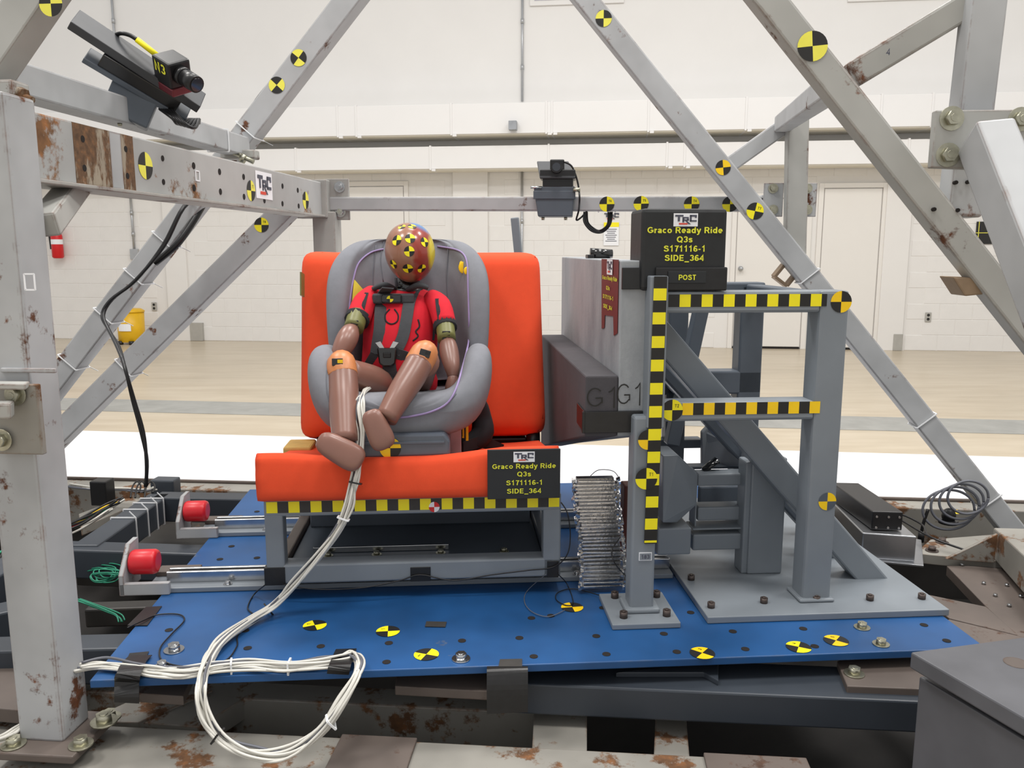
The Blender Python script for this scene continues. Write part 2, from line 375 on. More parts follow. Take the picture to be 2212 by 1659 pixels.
    def quad(s, pts):
        s.bm.faces.new([s.bm.verts.new(Vector(p)) for p in pts]).material_index = s.mi; return s
    def text(s, txt, c, xd, yd, h, wd=None, bold=.012):
        """flat lettering centred at c; h = height of a capital, wd = whole width"""
        vs_, fs = text_geo(txt, bold)
        if not vs_: return s
        x0 = min(v.x for v in vs_); x1 = max(v.x for v in vs_); cap = 1.0; nn = xd.cross(yd)
        sx = wd/(x1-x0) if wd else h/cap; sy = h/cap; mp = []
        for v in vs_: mp.append(s.bm.verts.new(Vector(c)+xd*((v.x-(x0+x1)/2)*sx)+yd*((v.y-cap/2)*sy)+nn*(v.z*3e-5)))
        for f in fs:
            try: s.bm.faces.new([mp[i] for i in f]).material_index = s.mi
            except ValueError: pass
        return s
    def hexbolt(s, c, n, r, h=None, washer=True, socket=False):
        n = n.normalized(); c = Vector(c); h = h or r*.9
        if washer: s.cyl(c, c+n*r*.22, r*1.55, seg=20)
        if socket:
            a, b = orth(n); s.cyl(c, c+n*h, r, seg=14); 
        else: s.cyl(c+n*r*.2, c+n*(h+r*.2), r, r*.94, seg=6)
        s.cyl(c+n*h, c+n*(h+r*.28), r*.55, r*.5, seg=10)
        return s
    def build(s, name, mats, parent=None, label=None, kind=None, sub=0, weld=False, smooth=False, keep=False):
        bm = s.bm
        if weld: bmesh.ops.remove_doubles(bm, verts=bm.verts, dist=1e-5)
        if smooth:
            for f in bm.faces: f.smooth = True
        xs = [v.co for v in bm.verts]
        lo = Vector([min(v[i] for v in xs) for i in range(3)]); hi = Vector([max(v[i] for v in xs) for i in range(3)])
        o0 = (lo+hi)/2
        if parent is None: o0.z = lo.z
        if keep: s.bvh = BVHTree.FromBMesh(bm)
        for v in bm.verts: v.co -= o0
        me = bpy.data.meshes.new(name); bm.to_mesh(me); bm.free()
        if not isinstance(mats, (list, tuple)): mats = [mats]
        for m_ in mats: me.materials.append(m_)
        o = bpy.data.objects.new(name, me); COL.objects.link(o); WL[o] = o0
        if parent is not None: o.parent = parent; o.location = o0-WL[parent]
        else: o.location = o0
        if label: o['label'] = label
        if kind: o['kind'] = kind
        if sub:
            md = o.modifiers.new('smooth', 'SUBSURF'); md.levels = sub; md.render_levels = sub
        return o
def marker(parent, c, n, r, up=Z, yel=None, roll=0, txt=None, name='target_sticker', bvh=None, flip=False, cols=None):
    """round quartered photo target; with bvh it is pressed onto that surface"""
    n = n.normalized(); y = (up-n*up.dot(n)).normalized(); x = y.cross(n)
    ca, sa = math.cos(roll), math.sin(roll); x, y = x*ca+y*sa, y*ca-x*sa
    b = B(); c = Vector(c)+n*.0008; rings = 3 if bvh else 1; q = 6
    def pt(rr, th):
        p = c+x*math.cos(th)*rr+y*math.sin(th)*rr
        if bvh:
            hit = bvh.ray_cast(p+n*.06, -n, .16)
            if hit[0] is not None: p = hit[0]+hit[1]*.0010
        return p
    for k in range(4):
        b.m((k+flip) % 2)
        for i in range(rings):
            r0, r1 = r*i/rings, r*(i+1)/rings
            for j in range(q):
                t0 = (k+j/q)*math.pi/2; t1 = (k+(j+1)/q)*math.pi/2
                b.quad([pt(r0, t0), pt(r1, t0), pt(r1, t1), pt(r0, t1)] if i else [pt(0, 0), pt(r1, t0), pt(r1, t1)])
    if txt:
        b.m(1 if not flip else 1); off = x*r*.42+y*r*.42
        b.text(txt, c+off+n*.0006, x, y, r*.32, None, .01)
    return b.build(name, cols or [yel or yellow, mark_blk], parent)
def tape(parent, p0, p1, wdir, n, size, step, start='y', cols=None, name='checker_tape'):
    """strip of alternating squares from p0 to p1"""
    p0, p1 = Vector(p0)+n*.0008, Vector(p1)+n*.0008; L = (p1-p0).length; d = (p1-p0)/L; b = B(); k = 0; s0 = 0
    while s0 < L-1e-6:
        e = min(s0+step, L); b.m((0 if start == 'y' else 1) if k % 2 == 0 else (1 if start == 'y' else 0))
        b.quad([p0+d*s0-wdir*size/2, p0+d*e-wdir*size/2, p0+d*e+wdir*size/2, p0+d*s0+wdir*size/2]); s0 = e; k += 1
    return b.build(name, cols or [yellow, tape_blk], parent)
def logo(parent, c, xd, yd, wd, h, n, backing=True, name='logo'):
    """white card with the letters T R C, the R underlined with a red bar"""
    c = Vector(c)+n*.0012; b = B()
    if backing: b.m(0).quad([c-xd*wd/2-yd*h/2, c+xd*wd/2-yd*h/2, c+xd*wd/2+yd*h/2, c-xd*wd/2+yd*h/2])
    e = n*.0006
    def R(x0, y0, x1, y1, mi=1):
        p = lambda x, y: c+e+xd*(x-.5)*wd+yd*(y-.5)*h
        b.m(mi).quad([p(x0, y0), p(x1, y0), p(x1, y1), p(x0, y1)])
    def Q(pts, mi=1): b.m(mi).quad([c+e+xd*(x-.5)*wd+yd*(y-.5)*h for x, y in pts])
    R(.06, .74, .40, .88); R(.17, .38, .26, .74)                         # T
    R(.36, .30, .44, .66); R(.36, .60, .62, .72); R(.55, .44, .63, .60); R(.36, .44, .63, .53)   # R
    Q([(.46, .44), (.55, .44), (.72, .16), (.62, .16)])
    R(.66, .74, .95, .88); R(.66, .36, .74, .88); R(.66, .36, .95, .48); R(.87, .66, .95, .74)   # C
    R(.22, .14, .58, .26, 2)
    return b.build(name, [white_pl, logo_gr, logo_red], parent)
def lines_text(parent, rows, c, xd, yd, n, mats, name='lettering', bold=.018):
    """rows of (text, dy, cap height, width) around c"""
    b = B()
    for s, dx, dy, h, wd in rows: b.text(s, Vector(c)+n*.0014+xd*dx+yd*dy, xd, yd, h, wd, bold)
    return b.build(name, mats, parent)
def tie(parent, c, axis, r1, r2, s1, s2, m=None, name='cable_tie', tail=None):
    """thin loop round a bar: rectangle r1 x r2 in directions s1,s2"""
    b = B(); q = [c+s1*r1+s2*r2, c-s1*r1+s2*r2, c-s1*r1-s2*r2, c+s1*r1-s2*r2, c+s1*r1+s2*r2]
    for i in range(4): b.beam(q[i], q[i+1], .0035, .0035, axis, 0)
    if tail: b.beam(q[0], q[0]+tail, .003, .002, axis, 0)
    return b.build(name, m or tie_m, parent)
# ================================================================== the hall
def struct(b, name, m, parent=None, **k):
    o = b.build(name, m, parent, **k)
    if parent is None: o['kind'] = 'structure'
    return o
fl = struct(B().fbox(WF, -14, 14, -16, .6, -.1, 0), 'floor', concrete)
wall = struct(B().fbox(WF, -14, 14, 0, .2, 0, 8), 'wall_back', wall_paint)
wpx = lambda x, y, v=0: WF.uv(WF.av(x, y, v))
# painted floor bands
fa = WF.uv(onz(600, 943, 0))[1]
struct(B().fbox(WF, -12, 12, fa-3.6, fa, 0, .003), 'trim_1', floor_white)
fb0 = WF.uv(onz(200, 888, 0))[1]; fb1 = WF.uv(onz(200, 862, 0))[1]
struct(B().fbox(WF, -12, 12, fb0, fb1, 0, .004), 'trim_2', floor_grey)
# doors
def door(name, x0, x1, y0, knob=None):
    s0 = wpx(x0, 740)[0]; s1 = wpx(x1, 740)[0]; zt = wpx((x0+x1)/2, y0)[2]
    fr = B(); fr.fbox(WF, s0-.06, s0, -.03, .0, 0, zt+.06, .003); fr.fbox(WF, s1, s1+.06, -.03, .0, 0, zt+.06, .003); fr.fbox(WF, s0, s1, -.03, 0, zt, zt+.06, .003)
    d = struct(B().fbox(WF, s0+.012, s1-.012, -.022, 0, .03, zt-.012, .003), name, door_paint)
    fr.build('door_frame', door_paint, d)
    B().fbox(WF, s0+.01, s1-.01, -.02, 0, 0, .022).build('threshold_gap', hole_m, d)
    if knob:
        k = wpx(*knob); c = WF.p(k[0], -.03, k[2])
        B().cyl(c, c-WF.v*.01, .032).cyl(c-WF.v*.01, c-WF.v*.045, .012).ellip(c-WF.v*.06, WF.u*.028, WF.v*.022, Z*.028, 14, 8).build('door_knob', conduit_m, d)
    return (s0-.06, s1+.06, zt+.06)
D = [door('door_1', 733, 880, 402), door('door_2', 1580, 1728, 428, (1599, 580)), door('door_3', 1760, 1884, 406)]
# pilasters
pil = []
for i, (x0, x1) in enumerate([(372, 416), (983, 1056), (1892, 1946)]):
    s0 = wpx(x0, 735)[0]; s1 = wpx(x1, 735)[0]; pil.append((s0, s1, 9))
    struct(B().fbox(WF, s0, s1, -.05, 0, 0, 2.42, .004), 'trim_%d' % (i+3), wall_paint)
for i, (x0, x1, y0, y1) in enumerate([(416, 440, 697, 736), (1925, 1948, 721, 760)]):
    a = wpx(x0, y1); c = wpx(x1, y0)
    struct(B().fbox(WF, a[0], c[0], -.06, -.0505 if i else 0, 0.002, c[2], .003), 'trim_%d' % (i+6), cover_grey)
# painted block courses: the courses the photo shows, block by block
bw, bh, j = .406, .203, .004
def block_mesh(wd):
    bm = bmesh.new(); h, d = bh-j, .005; k = .004
    o = [(-wd/2, 0, -h/2), (wd/2, 0, -h/2), (wd/2, 0, h/2), (-wd/2, 0, h/2)]; i_ = [(-wd/2+k, -d, -h/2+k), (wd/2-k, -d, -h/2+k), (wd/2-k, -d, h/2-k), (-wd/2+k, -d, h/2-k)]
    a = [bm.verts.new(p) for p in o]; c = [bm.verts.new(p) for p in i_]; bm.faces.new(c)
    for q in range(4): bm.faces.new([a[q], a[(q+1) % 4], c[(q+1) % 4], c[q]])
    bmesh.ops.recalc_face_normals(bm, faces=bm.faces); me = bpy.data.meshes.new('block'); bm.to_mesh(me); bm.free(); me.materials.append(block_paint); return me
bmesh_full = block_mesh(bw-j); cand = []
for r in range(12):
    for q in range(-22, 20):
        s = (q+.5*(r % 2))*bw; z = (r+.5)*bh
        if any(s+bw/2 > a and s-bw/2 < c and z-bh/2 < t for a, c, t in D+pil): continue
        P = WF.p(s, 0, z)-CAM; dep = P.y*math.cos(PITCH)-P.z*math.sin(PITCH); px = CXP+FPX*P.x/dep
        vis = 0 if (110 < px < 650 or 1190 < px < 1420 or px > 1570) and px < 2230 else (1 if 0 < px < 2212 else 2)
        cand.append((vis, r, s, z))
cand.sort(); rest = B(); ang = math.atan2(WF.u.y, WF.u.x)
for k, (vis, r, s, z) in enumerate(cand):
    if k < 296 and vis < 2:
        o = bpy.data.objects.new('block', bmesh_full); COL.objects.link(o); p = WF.p(s, 0, z); o.parent = wall; o.location = p-WL[wall]; o.rotation_euler = (0, 0, ang); WL[o] = p
    else: rest.fbox(WF, s-bw/2+j/2, s+bw/2-j/2, -.0049, 0, z-bh/2+j/2, z+bh/2-j/2)
rest.build('block_courses', block_paint, wall, kind='stuff')
# two long white ducts across the wall, grey undersides, joint flanges
def duct(label, y_top, y_bot, deep, joints, xs):
    zt = wpx(1100, y_top, -deep)[2]; zb = wpx(1100, y_bot, -deep)[2]
    c = WF.p(0, -deep/2, zb); t = thing('wall_duct', label, 'duct', c)
    B().fbox(WF, -10, 9, -deep, -.02, zb, zt, .004).build('duct_body', duct_paint, t)
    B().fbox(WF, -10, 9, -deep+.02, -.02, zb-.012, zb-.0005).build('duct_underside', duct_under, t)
    for x in xs:
        s = wpx(x, y_bot, -deep)[0]
        B().fbox(WF, s-.012, s+.012, -deep-.012, -.02, zb-.014, zt+.012, .002).build('joint_flange', duct_paint, t)
        if joints: B().fbox(WF, s+.02, s+.07, -deep-.03, -deep, zb-.03, zb-.004, .002).build('hanger_clip', duct_paint, t)
    return zb, zt
duct('upper white duct running along the wall above the second one', 222, 288, .55, 1, [730, 770, 975, 1180, 1192, 1400, 1610, 1900, 2010])
duct('lower white duct running along the wall just above the doors', 314, 363, .42, 1, [640, 930, 1185, 1440, 1478, 1960])
# wall furniture
def conduit(label, x, y0, y1, box=None, v=-.03, r=.016):
    a = WF.av(x, y0, v); b_ = WF.av(x, y1, v); a = WF.p(WF.uv(b_)[0], v, a.z)
    t = thing('conduit', label, 'conduit', b_); B().cyl(a, b_, r, seg=10).build('pipe', conduit_m, t)
    for f in (.3, .7): p = a.lerp(b_, f); B().cyl(p-Z*.03, p+Z*.03, r*1.4, seg=10).build('coupling', conduit_m, t)
    if box:
        B().box(b_-Z*.06-WF.v*.0, WF.u*.06, WF.v*.022, Z*.075, .006).build('junction_box', conduit_m, t)
conduit('thin steel conduit high on the wall above the tilted camera', 257, -30, 215)
conduit('steel conduit ending in a junction box above the yellow bin', 290, 425, 540, True)
conduit('tall steel conduit down the middle of the wall to the ducts', 1128, -30, 219)
conduit('steel conduit below the ducts beside the small camera', 1127, 366, 730)
conduit('steel conduit with box at the far right of the wall', 2177, 380, 542, True)
b = B(); a = wpx(1100, 282, -.6); b.fbox(WF, a[0], a[0]+.1, -.68, -.57, a[2], a[2]+.11, .004)
tag(b.build('wall_sensor', plain('sensor_grey', C(150, 154, 160), .5)), 'small grey box standing on the front of the upper duct', 'box')
def outlet(x, y, label):
    c = WF.av(x, y, -.016); t = thing('wall_outlet', label, 'outlet', c)
    B().box(c, WF.u*.037, WF.v*.005, Z*.06, .002).build('cover_plate', cover_grey, t)
    for s in (-1, 1): B().cyl(c-WF.v*.004+Z*.026*s, c-WF.v*.008+Z*.026*s, .018, seg=12).build('socket', mark_blk, t)
outlet(333, 662, 'wall outlet beside the yellow waste bin'); outlet(2005, 685, 'wall outlet low on the right of the white wall')
# fire extinguisher
c = WF.av(126, 558, -.12); top = WF.av(126, 492, -.12); H = top.z-c.z; t = thing('fire_extinguisher', 'red fire extinguisher with yellow tag hanging on the left of the wall', 'extinguisher', c)
B().sweep([c, c+Z*.02, c+Z*H*.72, c+Z*H*.86, c+Z*H*.92, c+Z*H*.98], [.06, .078, .078, .06, .032, .03], 20).build('cylinder', red_paint, t)
B().sweep([c+Z*H*.46, c+Z*H*.62], [.0792, .0792], 20, cap=False).build('label_band', white_pl, t)
B().cyl(c+Z*H*.98, c+Z*H*1.05, .026).beam(c+Z*H*1.06-WF.u*.05, c+Z*H*1.1+WF.u*.07, .02, .025).beam(c+Z*H*1.0-WF.u*.03, c+Z*H*1.0+WF.u*.07, .014, .02).build('valve_handle', black_pl, t)
B().sweep([c+Z*H*1.0-WF.u*.03, c+Z*H*.95-WF.u*.11, c+Z*H*.6-WF.u*.105, c+Z*H*.3-WF.u*.1], .014, 8, 5).build('hose', black_pl, t)
B().box(c+Z*H*.92-WF.u*.06-WF.v*.05, WF.u*.045, WF.v*.003, Z*.06).build('inspection_tag', yellow, t)
# yellow oily-waste bin with foot pedal
c = onz(286, 742, 0); r = .18; hz = 0.44
t = thing('waste_bin', 'yellow round waste bin on the floor by the wall', 'bin', c)
B().sweep([c+Z*.03, c+Z*.035, c+Z*hz, c+Z*(hz+.005)], [r*.9, r*.96, r, r*.8], 28).build('bin_body', bin_yel, t)
B().sweep([c+Z*hz, c+Z*(hz+.02), c+Z*(hz+.05)], [r*1.04, r*1.05, r*.8], 28).build('bin_lid', bin_yel, t)
B().beam(c+Z*(hz+.05), c+Z*(hz+.12)+WF.u*.03, .04, .03).build('lid_handle', bin_yel, t)
for s in (-1, 1): B().cyl(c-WF.v*.15+WF.u*.08*s+Z*.0, c-WF.v*.15+WF.u*.08*s+Z*.05, .035).build('foot', black_pl, t)
q = []
for k in range(7): th = math.radians(-125+k*10); q.append(c+Vector((math.cos(th)*r*1.0, math.sin(th)*r*1.0, 0)))
bb = B()
for k in range(6): bb.quad([q[k]*1+Z*.19, q[k+1]*1+Z*.19, q[k+1]+Z*.29, q[k]+Z*.29])
bb.build('bin_notice', white_pl, t)
for v in t.children:
    if v.name.startswith('bin_notice'): v.location.y -= .012
# notices
c = WF.av(1322, 505, -.018); s = 6.4/1000
t = thing('wall_notice', 'white notice with yellow heading below a wall logo', 'notice', c-Z*.2)
B().box(c-WF.u*.01, WF.u*.1, WF.v*.002, Z*.155).build('paper', white_pl, t)
B().box(c+Z*.12-WF.v*.004-WF.u*.01, WF.u*.1, WF.v*.001, Z*.03).build('heading', yellow, t)
b = B()
for k in range(7): b.box(c+Z*(.06-.026*k)-WF.v*.004-WF.u*.012, WF.u*(.075-.012*(k % 3)), WF.v*.0008, Z*.004)
b.build('print_lines', logo_gr, t)
c = WF.av(1321, 467, -.018); t = thing('wall_logo', 'dark grey lettering on the white wall above the notice', 'logo', c)
logo(t, c, WF.u, Z, .22, .11, -WF.v, False)
c = WF.av(2127, 503, -.02); t = thing('wall_target', 'square black target with thin yellow cross on the right of the wall', 'target', c)
B().box(c, WF.u*.105, WF.v*.003, Z*.14).build('board', mark_blk, t)
B().box(c-WF.v*.004+WF.u*.0, WF.u*.105, WF.v*.0008, Z*.004).box(c-WF.v*.004-WF.u*.075, WF.u*.004, WF.v*.0008, Z*.14).build('cross_lines', pale_yel, t)
# framed vent high on the wall
a = wpx(1145, 14, 0); d = wpx(1348, 8, 0)
b = B().fbox(WF, a[0], d[0], -.03, 0, a[2], a[2]+1.0, .004); v_ = struct(b, 'window_1', wall_paint)
B().fbox(WF, a[0]+.06, d[0]-.06, -.036, -.03, a[2]+.06, a[2]+.95).build('pane', plain('pane_grey', C(176, 172, 182), .2), v_)
a = wpx(1830, 5, 0); v_ = struct(B().fbox(WF, a[0], a[0]+1.5, -.03, 0, a[2], a[2]+1.0, .004), 'window_2', wall_paint)
B().fbox(WF, a[0]+.06, a[0]+1.44, -.036, -.03, a[2]+.1, a[2]+.95).build('pane', MATS['pane_grey'], v_)
# ================================================================== the sled: welded base and tube frame
NF = -SF.v                                       # towards the camera
sled = thing('impact_sled', 'rusty grey steel test sled with tall bolted tube frame', 'sled', SF.p(0, .6, 0))
def tube(p0, p1, wd, dp=None, m=frame_paint, side=None, name='frame_tube', parent=sled, bev=.005):
    return B().beam(p0, p1, wd, dp or wd, side or SF.v, bev).build(name, m, parent)
def facept(p0, p1, dp, x, y, n=None):
    n = n or NF; d = (p1-p0).normalized(); m = (n-d*n.dot(d)).normalized(); return onpl(x, y, p0+m*dp/2, m), m
def tstick(parent, p0, p1, dp, x, y, r, **k): c, m = facept(p0, p1, dp, x, y); return marker(parent, c+m*.0006, m, r, **k)
def tosled(p0, p1, zlow=.40, up=.9):
    d = (p1-p0); d = d if d.z < 0 else -d; d.normalize(); lo, hi = (p1, p0) if p1.z < p0.z else (p0, p1)
    return hi-d*up, lo+d*max(0, (zlow-lo.z)/d.z)
def stick(parent, x, y, Y, r, n=None, **k): return marker(parent, at(x, y, Y), n or NF, r, **k)
# --- left near post: front face 65 mm, side face 80 mm, on a bolted foot plate
pfoot = at(98, 1598, 1.44); px_ = pfoot.x
post = B().box(Vector((px_, 1.475, (pfoot.z+1.56)/2)), SF.u*.044, SF.v*.042, Z*(1.56-pfoot.z)/2, .006).build('post', frame_paint, sled)
zf = pfoot.z
fp = B().box(Vector((px_+.01, 1.465, zf-.006)), SF.u*.078, SF.v*.075, Z*.008, .003).build('foot_plate', brown_steel, sled)
for dx, dy in ((-.058, -.045), (.068, -.045), (.078, .045)):
    B().hexbolt(Vector((px_+.01+dx, 1.465+dy, zf+.002)), Z, .014).build('bolt', bolt_m, fp)
stick(post, 127, 1135, 1.50, .0115, n=SF.u*.6-SF.v*.8, roll=.3)
wb = B().box(at(62, 800, 1.428), SF.u*.05, SF.v*.004, Z*.004, .002).build('weld_bead', frame_paint, post)
b = B(); c = at(64, 609, 1.429)
for dx, dz, hx, hz in ((-.009, 0, .0013, .014), (.009, 0, .0013, .014), (0, .0135, .009, .0013), (0, -.0135, .009, .0013)): b.box(c+SF.u*dx+Z*dz, SF.u*hx, SF.v*.0006, Z*hz)
b.build('paint_mark', white_pl, post)
# bracket with bolts low on its left
c = at(32, 905, 1.415); br = B().box(c, SF.u*.05, SF.v*.006, Z*.062, .002).build('bracket_plate', cream_rust, post)
for x, y in ((34, 852), (4, 950)): B().hexbolt(at(x, y, 1.405), NF, .0125).build('bolt', bolt_m, br)
B().beam(at(-60, 885, 1.36), at(28, 885, 1.38), .028, .03, NF, .004).build('bracket_lug', frame_old, br)
B().beam(at(-40, 832, 1.38), at(60, 833, 1.40), .010, .03, NF, .002).build('bracket_rib', frame_old, br)
# --- long beam running back along the left, bottom lip, end plate
n0, n1 = at(36, 241, 1.50), at(703, 408, 3.16); m0, m1 = at(36, 372, 1.50), at(703, 462, 3.16)
bx0, bx1 = n0.x, n1.x; zt, zb = 1.545, 1.425
A0 = Vector((bx0, 1.50, zt)); A1 = Vector((bx1, 3.16, zt)); bd = (A1-A0).normalized(); bn = bd.cross(Z).normalized()   # bn points right
beam_ = B().beam((A0-Z*.06-bn*.04), (A1-Z*.06-bn*.04), .08, .12, Z, .004).build('side_beam', beam_paint, sled)
B().beam(A0-Z*.122-bn*.036, A1-Z*.122-bn*.036, .098, .008, Z, .002).build('bottom_flange', frame_old, beam_)
L = (A1-A0).length
def onbeam(x, y): return onpl(x, y, A0, bn)
def band(x0, x1, m, nm='rust_patch'):
    p, q = onbeam(x0, 330), onbeam(x1, 330); s0, s1 = (p-A0).dot(bd), (q-A0).dot(bd)
    B().beam(A0+bd*s0-Z*.06, A0+bd*s1-Z*.06, .0012, .116, Z, 0).build(nm, m, beam_)
band(160, 238, rust_band); band(262, 288, rust_band); band(238, 262, frame_paint, 'paint_patch')
for x, y in ((63, 277), (69, 343), (178, 300), (182, 363), (271, 322), (275, 380), (351, 342), (353, 393), (418, 358), (419, 406), (474, 371), (476, 414), (526, 382), (527, 425), (571, 433), (610, 402), (610, 440), (643, 411), (645, 445)):
    c = onbeam(x, y); B().cyl(c-bn*.004, c+bn*.0009, .0068 if x < 400 else .0085, seg=12).build('bolt_hole', hole_m, beam_)
c = onbeam(57, 318); B().box(c, bd*.004, bn*.001, Z*.012).build('slot_hole', hole_m, beam_)
marker(beam_, onbeam(314, 358), bn, .030, yel=pale_yel); marker(beam_, onbeam(542, 412), bn, .030, yel=pale_yel, txt='T1'); marker(beam_, onbeam(660, 433), bn, .030, yel=pale_yel)
# logo banner stuck along the beam
lq = [onbeam(x, y) for x, y in ((552, 424), (587, 430), (587, 379), (552, 371))]; lc_ = (lq[0]+lq[1]+lq[2]+lq[3])/4; lw_ = (lq[1]-lq[0]).dot(bd); lc_ = lc_+bn*.0009
lg = B().box(lc_, bd*lw_/2, bn*.0004, Z*.040).build('logo_card', white_pl, beam_); logo(lg, lc_, bd, Z, lw_*.94, .076, bn, False)
c = onbeam(426, 380); b = B()
for dx, dz, hx, hz in ((-.010, 0, .002, .013), (.010, 0, .002, .013), (0, .012, .010, .0015), (0, -.012, .010, .0015)): b.box(c+bd*dx+Z*dz+bn*.001, bd*hx, bn*.0006, Z*hz)
b.build('paint_mark', white_pl, beam_)
tube(A1-bn*.04-Z*.06+bd*-.05, A1-bn*.04-Z*.06+bd*.01, .12, .14, frame_old, Z, 'beam_collar')
c = A1+bd*.0-Z*.06+SF.u*.045; ep = B().box(c, SF.u*.045, SF.v*.008, Z*.075, .003).build('end_plate', frame_old, sled)
for dz in (-.045, .045): B().hexbolt(c+NF*.008+Z*dz+SF.u*.012, NF, .013).build('bolt', steel, ep)
# back left post
p = at(706, 470, 3.16); tube(Vector((p.x, 3.16, .40)), Vector((p.x, 3.16, 1.44)), .085, .085, frame_old, name='post')
tube(at(1112, 470, 3.6), at(1121, 560, 3.6), .035, .035, rig_grey, name='upright')
# --- cross bar at the back
c0, c1 = at(716, 441, 3.17), at(1660, 441, 2.86); cb = tube(c0, c1, .05, .05, name='cross_bar', m=frame_paint)
for x, y, tx in ((1311, 441, 'T6'), (1385, 440, 'T5'), (1494, 441, 'T4'), (1577, 441, 'T3')):
    tstick(cb, c0, c1, .05, x, y, .026, txt=tx, yel=yellow)
# --- gusset brace and the diagonal struts at the left
tube(at(168, 395, 1.78), at(96, 487, 1.52), .045, .045, frame_old, bn, 'gusset_brace')
d2a, d2b = tosled(at(640, 432, 3.04), at(-20, 1088, 3.02), .40, 0)
d2 = tube(d2a, d2b, .078, .078, frame_paint, SF.v, 'diagonal_brace')
tstick(d2, d2a, d2b, .078, 565, 486, .026, txt='T8')
YL = 2.98
d1a, d1b = tosled(at(800, -55, YL), at(-90, 1105, YL+.05))
d1 = tube(d1a, d1b, .078, .078, frame_paint, SF.v, 'long_brace')
tstick(d1, d1a, d1b, .078, 645, 125, .028, yel=pale_yel, roll=.9); tstick(d1, d1a, d1b, .078, 598, 184, .028, yel=pale_yel, roll=-.75)
# near brace at the top left corner and the tube carrying the tilted camera
d0a, d0b = tosled(at(128, -70, 1.62), at(-95, 255, 1.60))
d0 = tube(d0a, d0b, .065, .065, frame_old, SF.v, 'near_brace')
stick(d0, 110, 8, 1.575, .022, yel=pale_yel, roll=math.pi)
ct = tube(at(0, 165, 1.68), at(520, 318, 2.95), .065, .065, frame_paint, Z, 'camera_tube')
c = at(500, 335, 2.90); cl = tube(c-SF.u*.03, c+SF.u*.09-Z*.0, .03, .05, frame_old, None, 'clamp_plate')
B().cyl(at(505, 330, 2.85), at(548, 350, 2.85), .008, seg=8).cyl(at(520, 340, 2.85), at(530, 345, 2.85), .016, seg=6).build('clamp_bolt', bolt_m, cl)
c = at(24, 195, 1.58); cl = tube(c-SF.u*.045, c+SF.u*.02, .03, .05, frame_old, None, 'clamp_plate')
B().cyl(c-SF.u*.01, at(70, 217, 1.57), .007, seg=8).cyl(c, at(52, 208, 1.57), .014, seg=6).build('clamp_bolt', rust_band, cl)
# --- right: far brace, cross pieces, small post with bolted plates
YR = 2.82
r1a, r1b = tosled(at(1232, -40, YR+.04), at(2196, 1158, 2.60), .43)
r1 = tube(r1a, r1b, .068, .068, frame_paint, SF.v, 'long_brace')
tstick(r1, r1a, r1b, .068, 1304, 40, .026, yel=pale_yel, flip=True); tstick(r1, r1a, r1b, .068, 1631, 456, .027, txt='T7', roll=-.2)
q = at(1562, 365, YR-.06); tstick(r1, r1a, r1b, .068, 1562, 362, .024, yel=amber, roll=.1)
B().sweep([q+NF*.005-Z*.012-SF.u*.022, q+NF*.016-Z*.004, q+NF*.005-Z*.012+SF.u*.022], .005, 8, 4).build('curled_sticker', amber, r1)
ra = tube(at(1548, 376, YR), at(1722, 252, YR-.02), .052, .052, frame_paint, SF.v, 'cross_brace')
rc = tube(at(1690, 268, YR-.04), at(1815, 176, 1.72), .05, .05, frame_paint, Z, 'cross_brace')
sp = tube(at(1722, 246, YR-.06), at(1716, 552, YR-.06), .066, .05, frame_old, SF.v, 'post')
for x in (1670, 1742):
    pl = B().box(at(x, 432, YR+.0), SF.u*.032, SF.v*.005, Z*.055, .002).build('bolted_plate', frame_paint, sled)
    for y in (407, 453): B().hexbolt(at(x+(0 if x < 1700 else 2), y, YR-.006), NF, .0105).build('bolt', bolt_m, pl)
# square ring welded on the brace
q = at(1695, 594, YR-.05); b = B(); ring = []
for k in range(5): th = math.radians(90*k+8); ring.append(q+SF.u*.036*math.cos(th)+Z*.036*math.sin(th))
for k in range(4): b.beam(ring[k], ring[k+1], .010, .05, SF.v, .002)
b.build('square_ring', wood_tan, r1)
for x, y in ((1735, 605), (1992, 892), (2128, 1048), (2180, 1120)):
    dd = (at(2196, 1158, 2.6)-at(1232, -40, YR+.04)).normalized(); s2 = SF.v.cross(dd).normalized()
    pa = at(1232, -40, YR+.04); cc = pa+dd*((at(x, y, 2.7)-pa).dot(dd)); tie(r1, cc, dd, .0375, .0375, s2, SF.v)
# near brace on the right, upright with bolted plate, struts
RN = 1.52
r2a, r2b = tosled(at(1600, -70, RN+.03), at(2300, 815, RN-.06))
r2 = tube(r2a, r2b, .050, .046, frame_old, SF.v, 'near_brace')
tstick(r2, r2a, r2b, .046, 1755, 100, .0255, yel=pale_yel, roll=.08, flip=True)
rb = tube(at(1838, 165, 1.56), at(2150, -25, 1.52), .046, .046, frame_old, SF.v, 'cross_brace')
b = B().text('4', at(1918, 112, 1.51), (rb.matrix_world.to_3x3() @ SF.u), Z, .011, None, .02); b.build('mark', logo_gr, rb)
rv = tube(at(2133, -40, 1.50)+Z*.7+SF.u*.02, at(2070, 470, 1.50), .058, .054, frame_paint, SF.v, 'post')
for x, y in ((2092, 393), (2066, 394), (2019, 452), (2070, 454)):
    c = at(x, y, 1.468); B().cyl(c, c-NF*.012, .0035, seg=8).build('rivet_hole', hole_m, rv)
pl = B().prism([at(2022, 238, 1.40), at(2260, 236, 1.40), at(2260, 372, 1.40), at(2012, 362, 1.40)], SF.v*.018, .002).build('bolted_plate', frame_old, sled)
for x, y in ((2055, 256), (2047, 335), (2203, 258)): B().hexbolt(at(x, y, 1.40), NF, .0125).build('bolt', bolt_m, pl)
